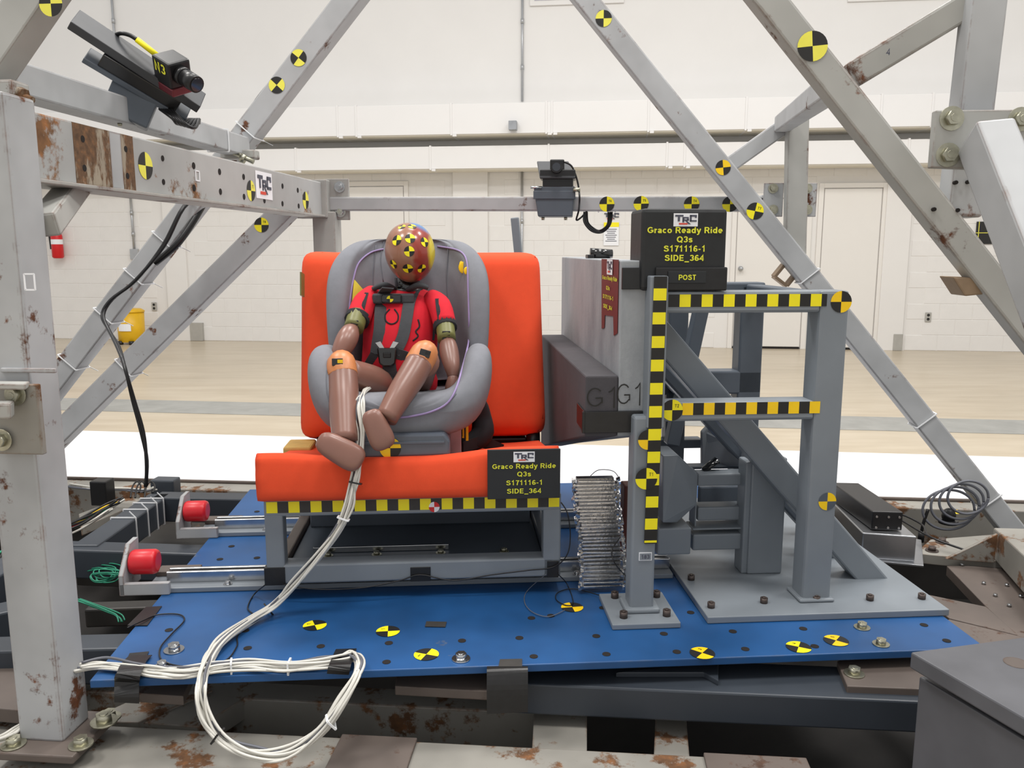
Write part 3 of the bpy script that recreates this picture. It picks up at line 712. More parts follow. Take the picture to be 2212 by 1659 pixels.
sa_, sb_ = tosled(at(2128, 292, 1.37), at(2330, 800, 1.13), .36, 0); tube(sa_, sb_, .075, .06, frame_paint, SF.u, 'strut')
lug = B().prism([at(2058, 598, 1.47), at(2110, 600, 1.47), at(2135, 635, 1.47), at(2085, 640, 1.47)], SF.v*.06, .003).build('broken_lug', wood_tan, r2)
# ================================================================== sled base
zs = .385
base = thing('sled_base', 'rusty cream welded base rails and plates under the blue platform', 'sled base', SF.p(0, .8, 0))
def part(F, u0, u1, v0, v1, z0, z1, m, nm, bev=.004, parent=base): return B().fbox(F, u0, u1, v0, v1, z0, z1, bev).build(nm, m, parent)
rv0 = SF.uv(onz(560, 1045, .40))[1]
part(SF, -3.2, 2.6, rv0-.10, rv0, .24, .40, cream_rust, 'back_rail')
part(SF, -3.2, 2.6, rv0-.012, rv0+.0, .40, .412, brown_steel, 'rail_cap')
part(SF, -3.2, 2.6, -.75, rv0-.1, .05, .07, pit, 'bottom_pan'); part(SF, -3.2, 2.6, rv0-.08, rv0-.06, .05, .24, pit, 'rail_shade_sheet'); part(SF, -3.22, -3.2, -.75, rv0, .05, .38, pit, 'side_shade_sheet'); part(SF, 2.6, 2.62, -.75, rv0, .05, .38, pit, 'side_shade_sheet')  # dark sheets added behind and beside the pan so the openings look shaded
part(SF, -3.2, .42, -.75, .05, .20, .352, cream_rust, 'front_rail'); part(SF, .42, 2.6, -.75, -.03, .20, .34, brown_steel, 'front_rail')
for u0, u1, v0, v1 in ((-.34, -.19, -.10, .05), (.36, .55, -.16, .05)):
    part(SF, u0, u1, v0-.06, v1, .352, .360, brown_steel, 'rail_plate', .002)
def quadplate(pts, z, th, m, nm, parent=base): return B().prism([onz(x, y, z) for x, y in pts], Z*-th, .002).build(nm, m, parent)
# cream cross members seen in the openings under the platform
quadplate([(1148, 1640), (1268, 1646), (1268, 1490), (1156, 1490)], .345, .10, cream_rust, 'cross_member')
quadplate([(1412, 1640), (1490, 1640), (1478, 1495), (1418, 1495)], .33, .10, cream_rust, 'cross_member')
quadplate([(180, 1560), (300, 1560), (460, 1490), (330, 1490)], .34, .10, cream_rust, 'cross_member')
quadplate([(300, 1560), (430, 1570), (540, 1500), (440, 1500)], .335, .05, cream_rust, 'cross_member')
part(SF, -2.6, .10, .20, .27, .24, .335, cream_rust, 'cross_rail')
part(SF, -.05, 2.4, .13, .26, .372, .438, slate, 'platform_beam')
# brown shims and tape under the front edge of the platform
quadplate([(853, 1482), (1066, 1494), (1072, 1440), (860, 1440)], .435, .02, brown_steel, 'shim_plate')
quadplate([(255, 1494), (396, 1504), (420, 1450), (290, 1450)], .435, .02, brown_steel, 'shim_plate')
quadplate([(1520, 1452), (1552, 1470), (1552, 1430), (1330, 1452)], .45, .012, slate, 'shim_plate')
sh = quadplate([(1808, 1428), (1830, 1482), (2030, 1490), (2050, 1400), (1850, 1390)], .452, .022, brown_steel, 'shim_plate')
B().hexbolt(onz(1845, 1456, .452), Z, .013).build('bolt', bolt_m, sh)
# brown deck at the right with its cut-outs
zd = .40
for k, pts in enumerate([[(2045, 1222), (2330, 1222), (2400, 1420), (2200, 1375), (2130, 1310)], [(1985, 1280), (2130, 1310), (2200, 1372), (2050, 1335)],
          [(2050, 1337), (2195, 1372), (2400, 1420), (2400, 1520), (1900, 1480), (1950, 1390)]]):
    dp = quadplate(pts, zd, .03, brown_steel, 'deck_plate')
for x, y in ((2125, 1262), (2175, 1266), (2150, 1288), (2180, 1310), (2205, 1290), (2078, 1222)): B().hexbolt(onz(x, y, zd), Z, .006, washer=False).build('bolt', steel, dp)
# cream foot and gusset where the far right brace lands
zg = .42
ft = quadplate([(1975, 1195), (2150, 1212), (2240, 1212), (2200, 1150), (2010, 1165)], zg, .03, cream_rust, 'foot_plate')
B().prism([onz(2045, 1208, zg), onz(2148, 1216, zg), onz(2150, 1216, zg)+Z*.085], SF.v*.012, .001).build('gusset', cream_rust, base)
q0, q1 = onz(2140, 1200, zg), onz(2330, 1420, zg); B().prism([q0, q1, q1+Z*.11, q0+Z*.085], SF.u*.10, .004).build('side_rail', cream_rust, base)
for x, y in ((2013, 1190), (2035, 1172)): B().hexbolt(onz(x, y, zg), Z, .012).build('bolt', bolt_dk, ft)
for x, y in ((2060, 1105),): marker(ft, onz(x, y, .413), Z, .028, up=SF.v, roll=.7, yel=amber)
# dark slate tubes left of the platform
zt_ = .475
def htube(x0, y0, x1, y1, z=zt_, wd=.075, h=.085, m=slate): return tube(onz(x0, y0, z)-Z*h/2, onz(x1, y1, z)-Z*h/2, wd, h, m, Z, 'support_tube', base)
htube(338, 1068, 560, 1072); st = htube(182, 1178, 345, 1066); htube(70, 1175, 560, 1190, .47); htube(-60, 1262, 130, 1140, .45); htube(-80, 1392, 330, 1382, .44)
htube(190, 1308, 420, 1300, .40, .05, .05, dark_steel); htube(-80, 1330, 60, 1300, .42)
for x, y in ((268, 1120), (285, 1102), (300, 1088), (322, 1078)):
    c = onz(x, y, zt_)-Z*.0425; dd = (onz(345, 1066, zt_)-onz(182, 1178, zt_)).normalized(); c = onz(182, 1178, zt_)-Z*.0425+dd*((c-onz(182, 1178, zt_)).dot(dd)); tie(st, c, dd, .039, .045, dd.cross(Z), Z, tail=Z*.02-SF.u*.02)
quadplate([(-60, 1525), (160, 1545), (150, 1470), (60, 1430), (-60, 1440)], .40, .03, brown_steel, 'deck_plate')
quadplate([(-60, 1330), (150, 1250), (150, 1210), (-60, 1260)], .36, .03, dark_steel, 'deck_plate')
quadplate([(170, 1110), (330, 1050), (345, 1068), (175, 1140)], .36, .03, cream_rust, 'deck_plate')
quadplate([(165, 1245), (600, 1262), (640, 1120), (300, 1080)], .30, .03, dark_steel, 'deck_plate')
for x, y in ((225, 1560),): B().hexbolt(onz(x, y, .40), Z, .016).build('bolt', bolt_m, base)
B().box(onz(358, 1050, .43), SF.u*.045, SF.v*.03, Z*.03, .006).build('grey_cover', slate, base)
# ---- foreground anvil block at the lower right corner
t = thing('steel_anvil', 'dark grey steel slab on a box at the lower right corner', 'steel block', at(2200, 1600, 1.0))
z1 = .66
pts = [(1967, 1412), (2400, 1330), (2600, 1600), (2330, 1640), (1968, 1434)]
P_ = [onz(1967, 1408, z1), onz(2330, 1360, z1), onz(2600, 1490, z1), onz(2330, 1618, z1)]
B().prism(P_, Z*-.028, .003).build('slab', anvil_steel, t)
B().prism([p+(P_[1]-P_[0]).normalized()*.02-Z*.045 for p in [P_[0], P_[1], P_[2], P_[3]]], Z*-.26, .003).build('box_body', anvil_steel, t)
c = onz(2195, 1432, z1); B().cyl(c-Z*.004, c+Z*.0008, .018, seg=20).build('countersunk_hole', brown_steel, t)
# ================================================================== blue platform
NP = -PF.v
ru = lambda x, y, v: PF.uv(PF.av(x, y, v))
plat = thing('blue_platform', 'wide blue painted steel platform plate carrying the bench and door rig', 'platform', PF.p(.9, .6, .475))
UR = PF.uv(onz(2110, 1384, .49))[0]
plate = B().fbox(PF, 0, UR, 0, 1.28, .474, .49, .002).build('platform_plate', blue, plat)
for x, y in ((840, 1389), (835, 1430), (998, 1384), (1122, 1378), (1148, 1335), (1153, 1418), (1288, 1374), (1310, 1413), (1434, 1369), (1462, 1408), (1583, 1364), (1610, 1402), (1735, 1358), (1760, 1396), (1996, 1350), (2045, 1384), (535, 1400), (693, 1396), (530, 1362), (1492, 1323), (365, 1361), (1302, 1313), (430, 1270), (500, 1180), (475, 1208), (510, 1225), (555, 1205), (555, 1105), (1190, 1330)):
    c = onz(x, y, .4905); B().cyl(c-Z*.002, c+Z*.0006, .0085, seg=14).build('bolt_hole', hole_m, plate)
for x, y, r in ((376, 1405, .013), (996, 1424, .012), (1862, 1356, .011), (1903, 1392, .011), (350, 1440, .010)):
    B().hexbolt(onz(x, y, .49), Z, r).build('bolt', steel if x < 1800 else bolt_m, plate)
for x, y, rl, tx, yl in ((680, 1351, .35, '7', yellow), (838, 1364, .05, '1', yellow), (921, 1414, 1.15, '2', yellow), (1236, 1312, .1, 'L', amber), (1517, 1411, -.75, '3', amber), (1725, 1398, -.55, '4', yellow), (1806, 1384, -.75, '5', amber)):
    marker(plate, onz(x, y, .4905), Z, .0255, up=PF.v, roll=rl+math.pi/2, yel=yl, txt=tx)
def plate_tape(parent, pts, z=.4912, m=black_tape, nm='tape_patch', th=.0012):
    return B().prism([onz(x, y, z) for x, y in pts], Z*th).build(nm, m, parent)
plate_tape(plate, [(921, 1343), (965, 1344), (962, 1355), (918, 1354)], m=tape_blk)
plate_tape(plate, [(1080, 1425), (1128, 1424), (1128, 1442), (1076, 1444)], m=tape_blk)
tp = plate_tape(plate, [(280, 1412), (322, 1408), (303, 1448), (262, 1452)], nm='tape_wrap')
plate_tape(plate, [(315, 1312), (350, 1310), (318, 1352), (275, 1352)], nm='tape_patch')
# linear rails on their pads, with end stops and red bumpers
for k, (y0, yb) in enumerate(((1232, 1250), (1121, 1138))):
    v = PF.uv(onz(420, 1256 if k == 0 else 1143, .50))[1]; uL = PF.uv(onz(335 if k == 0 else 440, 1250 if k == 0 else 1138, .50))[0]
    rl = thing('guide_rail', 'front linear guide rail under the bench with red bumper' if k == 0 else 'rear linear guide rail under the bench with red bumper', 'rail', PF.p(.7, v, .49), 'guide rails on the blue platform')
    B().fbox(PF, uL, 1.24, v-.045, v+.05, .4905, .503, .002).build('rail_pad', rig_grey, rl)
    B().fbox(PF, uL+.04, 1.24, v-.012, v-.002, .503, .530, .002).fbox(PF, uL+.04, 1.24, v+.012, v+.022, .503, .530, .002).build('rail_bar', steel, rl)
    B().fbox(PF, uL+.04, 1.24, v-.002, v+.012, .503, .520).build('rail_core', dark_steel, rl)
    for q in (uL+.03, uL+.19, 1.0, 1.15): B().hexbolt(PF.p(q, v-.03, .503), Z, .007).build('bolt', steel, rl)
    st_ = B().prism([PF.p(uL-.055, v-.055, .4905), PF.p(uL-.055, v+.05, .4905), PF.p(uL-.055, v+.05, .60), PF.p(uL-.055, v+.0, .60), PF.p(uL-.055, v-.055, .54)], PF.u*.012, .001).build('end_stop', frame_paint, rl)
    B().fbox(PF, uL-.055, uL+.06, v-.055, v-.04, .4905, .52, .002).build('stop_foot', frame_paint, rl)
    B().cyl(PF.p(uL-.043, v-.005, .556), PF.p(uL+.022, v-.005, .556), .030, seg=28, bev=.009).build('bumper', red_pl, rl)
    B().fbox(PF, uL+.0, uL+.10, v+.03, v+.075, .503, .515, .002).build('stop_block', brown_steel, rl)
# ================================================================== bench
bench = thing('test_bench', 'grey steel bench frame with bright orange seat and back cushions', 'bench', PF.p(.6, .55, .53))
fv = .34; uL, uR = .262, .948; zb0, zt0 = .532, .737
def bp(u0, u1, v0, v1, z0, z1, m=rig_grey, nm='frame_rail', bev=.004, parent=bench): return B().fbox(PF, u0, u1, v0, v1, z0, z1, bev).build(nm, m, parent)
fr = bp(uL, uR, fv, fv+.045, .695, zt0); bp(uL, uR, fv, fv+.05, zb0, .578)
bp(uL, uL+.042, fv, fv+.042, zb0, .70, nm='leg'); bp(uR-.042, uR, fv, fv+.042, zb0, .70, nm='leg')
bp(uL, uL+.042, .78, .82, zb0, .70, nm='leg'); bp(uR-.042, uR, .78, .82, zb0, .70, nm='leg')
bp(uL, uL+.042, fv+.045, .80, .695, zt0); bp(uR-.042, uR, fv+.045, .80, .695, zt0); bp(uL, uR, .78, .82, .695, zt0); bp(uL, uR, .78, .82, zb0, .578)
bp(uL, uL+.03, fv+.05, .80, .52, .56, brown_steel); bp(uR-.03, uR, fv+.05, .80, .52, .56, rig_dark)
bp(uL+.03, uR-.03, fv+.05, .80, .520, .545, rig_dark, 'floor_pan'); bp(uL+.04, uR-.04, .70, .715, .545, .66, rig_dark, 'rear_panel'); bp(uL+.08, uL+.42, .50, .508, .546, .560, steel, 'cross_strip', .001)
bp(uL+.02, uR-.02, fv+.02, .80, .725, .742, rig_dark, 'seat_pan')
for q in (.12, .24, .40, .56): B().hexbolt(PF.p(uL+q, fv+.14, .545), Z, .008).build('bolt', bolt_m, bench)
a = PF.av(575, 1093, fv); e = PF.av(1208, 1084, fv); a.z = e.z = .7175
tape(fr, a, e, Z, NP, .0265, (e-a).length/27, cols=[yellow, tape_blk])
marker(fr, PF.av(938, 1095, fv-.001), NP, .0125, cols=[red_paint, white_pl], flip=False, name='red_target')
for x0, x1, y0, y1 in ((572, 615, 1226, 1267), (887, 930, 1225, 1259), (1182, 1207, 1212, 1250)):
    q = ru(x0, y1, fv-.002); r_ = ru(x1, y0, fv-.002); bp(q[0], r_[0], fv-.0025, fv+.02, max(q[2], zb0-.002), r_[2], black_tape, 'tape_wrap', .001)
# seat cushion: front strip, top falling to the back
q0 = ru(552, 1078, fv-.03); q1 = ru(1210, 1078, fv-.03); cu0, cu1 = q0[0], q1[0]; zc = .738
cush = B(); rows = []
for f in range(11):
    u = cu0+(cu1-cu0)*f/10; w_ = .004*math.sin(f*1.7); zt = .850-(.016 if 2 < f < 7 else (.008 if f in (2, 7) else 0))+(f/10)*.006
    rows.append([PF.p(u, fv-.03+w_*.4, zc), PF.p(u, fv-.034+w_, (zc+zt)/2), PF.p(u, fv-.026, zt-.012), PF.p(u, fv-.012, zt), PF.p(u, fv+.2, zt-.065), PF.p(u, .80, zt-.10 if f < 10 else zt-.09), PF.p(u, .82, .745), PF.p(u, .6, .742)])
cush.loft(rows); co = cush.build('seat_cushion', orange, bench, sub=2)
md = co.modifiers['smooth']; md.levels = md.render_levels = 2
for e_ in co.data.edges: pass
# crease the ends so the block keeps its corners
att = co.data.attributes.new('crease_edge', 'FLOAT', 'EDGE')
for i, ed in enumerate(co.data.edges):
    va, vb = (WL[co]+co.data.vertices[k].co for k in ed.vertices); ua, ub = PF.uv(va)[0], PF.uv(vb)[0]
    att.data[i].value = .85 if (abs(ua-cu0) < 1e-3 and abs(ub-cu0) < 1e-3) or (abs(ua-cu1) < 1e-3 and abs(ub-cu1) < 1e-3) else (.7 if abs(va.z-zc) < 1e-3 and abs(vb.z-zc) < 1e-3 else (.45 if abs(PF.uv(va)[1]-PF.uv(vb)[1]) < 1e-3 and min(va.z, vb.z) > .82 else 0))
# back cushion
b0, b1, b2, b3 = PF.av(638, 954, .76), PF.av(1187, 944, .76), PF.av(1173, 535, .86), PF.av(642, 537, .86)
up_ = ((b3-b0)+(b2-b1))/2; rt = ((b1-b0)+(b2-b3))/2; nb = rt.cross(up_).normalized()
if nb.dot(PF.v) < 0: nb = -nb
bk = B(); rows = []
for i in range(9):
    fi = i/8; row = []
    for jx in range(9):
        fj = jx/8; p = b0.lerp(b1, fj).lerp(b3.lerp(b2, fj), fi)
        p = p + nb*(.006*math.sin(fj*5+fi*4)*(1-fi*.3)) + (Z*.010 if i == 8 and jx == 0 else Z*0)
        row.append(p)
    rows.append(row)
t_ = bmesh.new(); F_ = [[t_.verts.new(p) for p in r] for r in rows]; G_ = [[t_.verts.new(p+nb*.13) for p in r] for r in rows]
for i in range(8):
    for k in range(8): t_.faces.new([F_[i][k], F_[i][k+1], F_[i+1][k+1], F_[i+1][k]]); t_.faces.new([G_[i][k], G_[i+1][k], G_[i+1][k+1], G_[i][k+1]])
for k in range(8):
    t_.faces.new([F_[0][k], G_[0][k], G_[0][k+1], F_[0][k+1]]); t_.faces.new([F_[8][k], F_[8][k+1], G_[8][k+1], G_[8][k]])
    t_.faces.new([F_[k][0], F_[k+1][0], G_[k+1][0], G_[k][0]]); t_.faces.new([F_[k][8], G_[k][8], G_[k+1][8], F_[k+1][8]])
bmesh.ops.recalc_face_normals(t_, faces=t_.faces); bk.merge(t_, True); bko = bk.build('back_cushion', orange, bench, sub=2)
att = bko.data.attributes.new('crease_edge', 'FLOAT', 'EDGE'); bko.data.update(calc_edges=True); fn_ = {}
for p in bko.data.polygons:
    for ek in p.edge_keys: fn_.setdefault(ek, []).append(p.normal.copy())
for i, ed in enumerate(bko.data.edges):
    ns = fn_[tuple(sorted(ed.vertices))]
    if len(ns) == 2 and ns[0].dot(ns[1]) < .5: att.data[i].value = .5
B().beam(PF.av(653, 590, .80), PF.av(653, 640, .79), .004, .05, NP, 0).build('hook_strip', olive, bko)
# steel behind the back cushion: two posts, hinge feet, crossbar
for x in (702, 1150):
    q = PF.av(x, 945, .82); pu = PF.uv(q)[0]
    B().beam(PF.p(pu, .86, .62), PF.p(pu, 1.0, 1.24), .045, .03, PF.u, .004).build('back_post', rig_dark, bench)
    B().sweep([PF.p(pu, .80, .78), PF.p(pu, .80, .745), PF.p(pu-.02, .80, .715)], [.020, .022, .024], 10).build('hinge_foot', black_pl, bench)
B().fbox(PF, uL+.06, uR-.04, .80, .84, .742, .765, .004).build('hinge_bar', black_pl, bench)
q = ru(637, 968, .74); bp(q[0]-.025, q[0]+.05, .70, .80, .742, q[2]+.012, gold, 'foam_block', .006)
# black label on the cushion
q = ru(1053, 1077, fv-.036); r_ = ru(1210, 968, fv-.036); lc = PF.p((q[0]+r_[0])/2, fv-.040, (q[2]+r_[2])/2); lw, lh = r_[0]-q[0], r_[2]-q[2]
lb = B().box(lc, PF.u*lw/2, PF.v*.0035, Z*lh/2, .001).build('test_label', label_black, bench); fc = lc+NP*.0036
def label_rows(wd, h): return [('Graco Ready Ride', 0, h*.17, h*.10, wd*.87), ('Q3s', 0, h*.01, h*.10, wd*.19), ('S171116-1', 0, -h*.165, h*.10, wd*.49), ('SIDE_364', 0, -h*.335, h*.10, wd*.47)]
logo(lb, fc+Z*lh*.355, PF.u, Z, lw*.29, lh*.21, NP); lines_text(lb, label_rows(lw, lh), fc, PF.u, Z, NP, txt_yel)
# ================================================================== crushed honeycomb roll between bench and post
q0 = PF.av(1292, 1208, .36); uc, _, _ = PF.uv(q0); zbot = .505; ztop = ru(1290, 1030, .36)[2]
t = thing('crushed_absorber', 'crumpled silver aluminium honeycomb block beside the bench leg', 'absorber', PF.p(uc, .36, zbot))
random.seed(3); b = B(); n = 30; pr = []
for k in range(n):
    f = k/(n-1); z = zbot+(ztop-zbot)*f; w_ = .050+.004*math.sin(k*2.1)+random.uniform(-.003, .003); sh = .010*math.sin(f*3.6+1.0)-.004+random.uniform(-.002, .002)
    b.beam(PF.p(uc-w_+sh, .335+.012*math.sin(f*5), z), PF.p(uc+w_+sh, .335+.012*math.sin(f*5)+random.uniform(-.004, .004), z+random.uniform(-.002, .002)), .0052, .006, NP, .001)
b.build('crushed_ribs', alu, t)
b = B()
for k in range(9): 
    f = k/8; z0_ = zbot+(ztop-zbot)*f*.97; b.fbox(PF, uc-.045+.010*math.sin(f*3.6+1), uc+.043+.010*math.sin(f*3.6+1), .354, .374, z0_, z0_+(ztop-zbot)/8*.99*(1 if k < 8 else .2))
b.build('crushed_core', alu, t)
b = B()
for sgn in (-1, 1):
    for k in range(46):
        f = k/45; c = PF.p(uc+sgn*(.050+random.uniform(-.002, .005))+.010*math.sin(f*3.6+1)-.004, .332+random.uniform(-.006, .006), zbot+(ztop-zbot)*f)
        b.box(c, Vector((random.uniform(.002, .005), random.uniform(-.002, .002), random.uniform(-.002, .002))), Vector((0, .004, .002)), Vector((0, -.001, random.uniform(.002, .004))))
b.build('torn_edge', alu, t, kind='stuff')
B().sweep([PF.p(uc-.02, .37, ztop), PF.p(uc, .37, ztop+.014), PF.p(uc+.035, .37, ztop+.010), PF.p(uc+.05, .36, ztop-.01)], .001, 6, 5).build('loose_wire', wire_g, t)
q = ru(1362, 1080, .45); B().fbox(PF, q[0]-.02, q[0]+.02, .43, .48, .53, ru(1360, 1045, .45)[2], .003).build('backing_block', plain('red_oxide', C(92, 46, 38), .6), t)
# ================================================================== door rig
rig = thing('door_rig', 'grey welded steel door rig with braces on a bolted base plate', 'test rig', PF.p(1.45, .5, .49))
def rp(u0, u1, v0, v1, z0, z1, m=rig_grey, nm='rig_tube', bev=.005, parent=rig): return B().fbox(PF, u0, u1, v0, v1, z0, z1, bev).build(nm, m, parent)
bpz = .506
bpl = rp(1.248, 1.80, .150, 1.02, .4905, bpz, nm='base_plate', bev=.002)
for x, y in ((1536, 1312), (1650, 1302), (1763, 1298), (1879, 1296), (1991, 1293), (1493, 1252)): B().hexbolt(onz(x, y, bpz), Z, .0085, .012, socket=True, washer=False).build('bolt', bolt_dk, bpl)
# tall right post and the two striped bars
FV = .215
pz = ru(1800, 628, FV)[2]; pu1 = ru(1835, 660, FV)[0]; pu0 = pu1-.066
tp_ = rp(pu0, pu1, FV, FV+.066, bpz, pz, nm='post', bev=.007)
B().fbox(PF, pu0-.010, pu1+.006, FV-.010, FV+.07, bpz, bpz+.008, .004).build('weld_bead', rig_grey, tp_)
ul = ru(1432, 700, FV)[0]
zb1 = ru(1600, 676, FV)[2]; tb = rp(ul+.003, pu0+.002, FV, FV+.06, zb1, pz, nm='top_bar', bev=.006)
zm0, zm1 = ru(1600, 909, FV)[2], ru(1600, 868, FV)[2]; mb = rp(ul+.003, pu0+.002, FV, FV+.06, zm0, zm1, nm='mid_bar', bev=.006)
a, e = PF.av(1444, 650, FV), PF.av(1786, 649, FV); a.z = e.z = ru(1600, 649, FV)[2]; tape(tb, a, e, Z, NP, .0265, (e-a).length/14.5, start='k', cols=[yellow, mark_blk])
a, e = PF.av(1474, 883, FV), PF.av(1771, 882, FV); a.z = e.z = ru(1600, 882, FV)[2]; tape(mb, a, e, Z, NP, .0265, (e-a).length/13, cols=[amber, mark_blk])
marker(tp_, PF.av(1817, 652, FV), NP, .0235, yel=amber, flip=True)
marker(tp_, PF.av(1787, 1083, FV), NP, .0205, cols=[amber, rig_dark])
marker(mb, PF.av(1452, 886, FV-.001), NP, .0235, txt='T2', yel=yellow, roll=0)
# back twin of the frame
BV = .70
rp(pu0, pu1, BV, BV+.06, bpz, 1.205, nm='post', m=rig_dark); rp(pu0-.20, pu0-.145, BV, BV+.05, bpz, 1.19, nm='post', m=rig_dark)
rp(ul-.02, pu1, BV, BV+.06, 1.165, 1.212, nm='top_bar', m=rig_dark)
zq0, zq1 = ru(1550, 852, BV)[2], ru(1550, 802, BV)[2]; rp(ul-.02, pu1, BV, BV+.06, zq0, zq1, nm='mid_bar', m=rig_dark)
rp(pu0+.01, pu1-.01, FV+.06, BV, pz-.05, pz-.006, nm='top_bar', m=rig_dark)
# diagonal braces from the door top to the foot of the base plate
def dg(x0, y0, x1, y1, v, wd, m=rig_grey): 
    return B().beam(PF.av(x0, y0, v), PF.av(x1, y1, v), wd, .06, PF.v, .005).build('diagonal_brace', m, rig)
dg(1395, 690, 1935, 1315, .36, .062); dg(1400, 770, 1880, 1240, .66, .045, rig_dark); dg(1380, 745, 1800, 1200, .50, .028, rig_dark)
B().beam(PF.av(1520, 640, .62), PF.av(1450, 960, .62), .035, .04, PF.v, .004).build('back_strut', rig_dark, rig)
# striped post at the door edge with its own foot plate
dp_ = thing('striped_post', 'narrow grey post with black and yellow tape on a bolted foot plate', 'post', PF.p(1.11, .22, .49))
ft = B().fbox(PF, 1.034, 1.184, .135, .30, .4905, .503, .002).build('foot_plate', rig_grey, dp_)
for x, y in ((1347, 1334), (1440, 1330), (1328, 1291), (1418, 1289)): B().hexbolt(onz(x, y, .503), Z, .0088, .014, socket=True, washer=False).build('bolt', bolt_dk, ft)
PV = .195; a0, a1 = ru(1362, 1250, PV)[0], ru(1414, 1250, PV)[0]
zp = ru(1430, 596, PV)[2]
pp = B().fbox(PF, a0, a1, PV, PV+.055, .503, ru(1390, 900, PV)[2], .006).build('post_tube', rig_grey, dp_)
B().fbox(PF, a0-.012, a1+.012, PV-.012, PV+.06, .503, .514, .004).build('weld_bead', rig_grey, pp)
e0, e1 = ru(1400, 760, PV)[0], ru(1438, 760, PV)[0]
B().fbox(PF, e0, e1, PV-.006, PV+.05, ru(1400, 905, PV)[2]-.02, zp, .003).build('door_edge_plate', rig_grey, dp_)
a, e = PF.av(1427, 597, PV-.0075), PF.av(1405, 1172, PV-.0075); tape(pp, a, e, PF.u, NP, .0275, .02495, start='k', cols=[yellow, mark_blk])
B().beam(PF.av(1427, 597, PV-.004), PF.av(1405, 1174, PV-.004), .0278, .0066, PF.v, .001).build('tape_backing', tape_blk, pp)
marker(pp, PF.av(1396, 1034, PV-.0084), NP, .024, txt='T1', yel=yellow, roll=0); marker(pp, PF.av(1400, 950, PV-.0070), NP, .022, yel=amber)
c = PF.av(1394, 1202, PV-.001); b = B().m(0).box(c, PF.u*.0145, PF.v*.0006, Z*.0095).m(1).box(c-PF.v*.001, PF.u*.0125, PF.v*.0006, Z*.0075).m(2).text('183', c-PF.v*.002, PF.u, Z, .009, .018, .02); b.build('number_tag', [white_pl, rig_grey, logo_gr], pp)
# door panel, arm rest pad
dr = thing('door_panel', 'thick grey foam door panel facing the orange bench', 'door panel', PF.p(1.1, .6, .7))
DN = .235; dzt = ru(1342, 563, DN)[2]; du0 = ru(1339, 700, DN)[0]; du1 = ru(1400, 700, DN)[0]
far = DN+.95; dbn = ru(1345, 942, DN)[2]
B().prism([PF.p(du0, DN, dbn), PF.p(du0, DN, dzt), PF.p(du0, far, dzt), PF.p(du0, far, dbn-.24)], PF.u*(du1-du0), .003).build('foam_slab', door_foam, dr)
B().prism([PF.p(du1+.001, DN-.006, dbn), PF.p(du1+.001, DN-.006, dzt-.004), PF.p(du1+.001, far, dzt), PF.p(du1+.001, far, dbn-.2)], PF.u*.012, .002).build('steel_backing', rig_grey, dr)
B().box(PF.p(du1-.006, DN+.006, dzt+.006), PF.u*.012, PF.v*.012, Z*.010, .002).build('corner_tape', olive, dr)
az1, az0 = ru(1300, 812, DN)[2], dbn; au0 = ru(1265, 870, DN)[0]
B().prism([PF.p(au0, DN, az0), PF.p(au0, DN, az1), PF.p(au0, far-.06, az1), PF.p(au0, far-.06, az0-.235)], PF.u*(du0-au0-.0005), .004).build('arm_rest_pad', foam_dark, dr)
for tx, x, y, hh, ww in (('G1', 1298, 858, .048, .062), ('G1', 1358, 851, .052, .052)): B().text(tx, PF.av(x, y, DN-.0015), PF.u, Z, hh, ww, -.005).build('chalk_mark', mark_blk, dr)
q = ru(1342, 625, DN); r_ = ru(1412, 578, DN); B().fbox(PF, q[0], r_[0], DN-.007, DN-.0005, q[2], r_[2], .001).build('tape_strap', black_tape, dr)
q = ru(1256, 934, DN); r_ = ru(1412, 886, DN); tl = B().fbox(PF, q[0], r_[0], DN-.009, DN-.0005, q[2], r_[2], .001); tl.fbox(PF, au0-.004, au0-.0005, DN-.009, DN+.10, q[2], r_[2], .001); tl.build('tape_strap', black_tape, dr)
# maroon label on the bench-facing side, torn at the foot
nl = -PF.u
def du(x, y): return onpl(x, y, PF.p(du0, 0, 0)+nl*.0012, PF.u)
pts = [du(x, y) for x, y in ((1300, 559), (1337, 561), (1334, 720), (1326, 725), (1325, 683), (1307, 681), (1306, 708), (1300, 710))]
lbm = B(); lbm.prism(pts, nl*.0006).build('test_label', brown_label, dr); ml = [c for c in dr.children if c.name.startswith('test_label')][0]
vx = -PF.v                                      # reading direction runs towards the camera
def dtext(tx, x0, x1, y, hpx):
    a, e = du(x0, y), du(x1, y); c = (a+e)/2; hh = abs((du((x0+x1)/2, y-hpx/2)-du((x0+x1)/2, y+hpx/2)).z); return (tx, c, hh, abs((e-a).dot(PF.v)))
b = B()
for tx, x0, x1, y, hp in (('Graco Ready Ride', 1303, 1335, 601, 9), ('Q3s', 1311, 1319, 622, 9), ('S171116-1', 1304, 1326, 642, 9), ('SIDE_364', 1305, 1324, 663, 9)):
    s_, c, hh, ww = dtext(tx, x0, x1, y, hp); b.text(s_, c+nl*.002, vx, Z, hh, ww, .02)
b.build('lettering', txt_yel, ml)
a, e = du(1313, 577), du(1325, 577); logo(ml, (a+e)/2+nl*.001, vx, Z, abs((e-a).dot(PF.v)), .034, nl)
# little black cylinder lying on the door top
c = PF.p(ru(1280, 553, .8)[0], .72, dzt+.012); t = thing('contact_sensor', 'small black cylinder lying on top of the door panel', 'sensor', c-Z*.012)
B().sweep([c+PF.u*-.0-PF.u*.02, c+PF.u*.04-Z*.0], [.016, .012], 14).build('cylinder_body', gloss_black, t)
B().fbox(PF, PF.uv(c)[0]-.03, PF.uv(c)[0]-.012, .70, .74, dzt, dzt+.01, .002).build('mount_clip', black_pl, t)
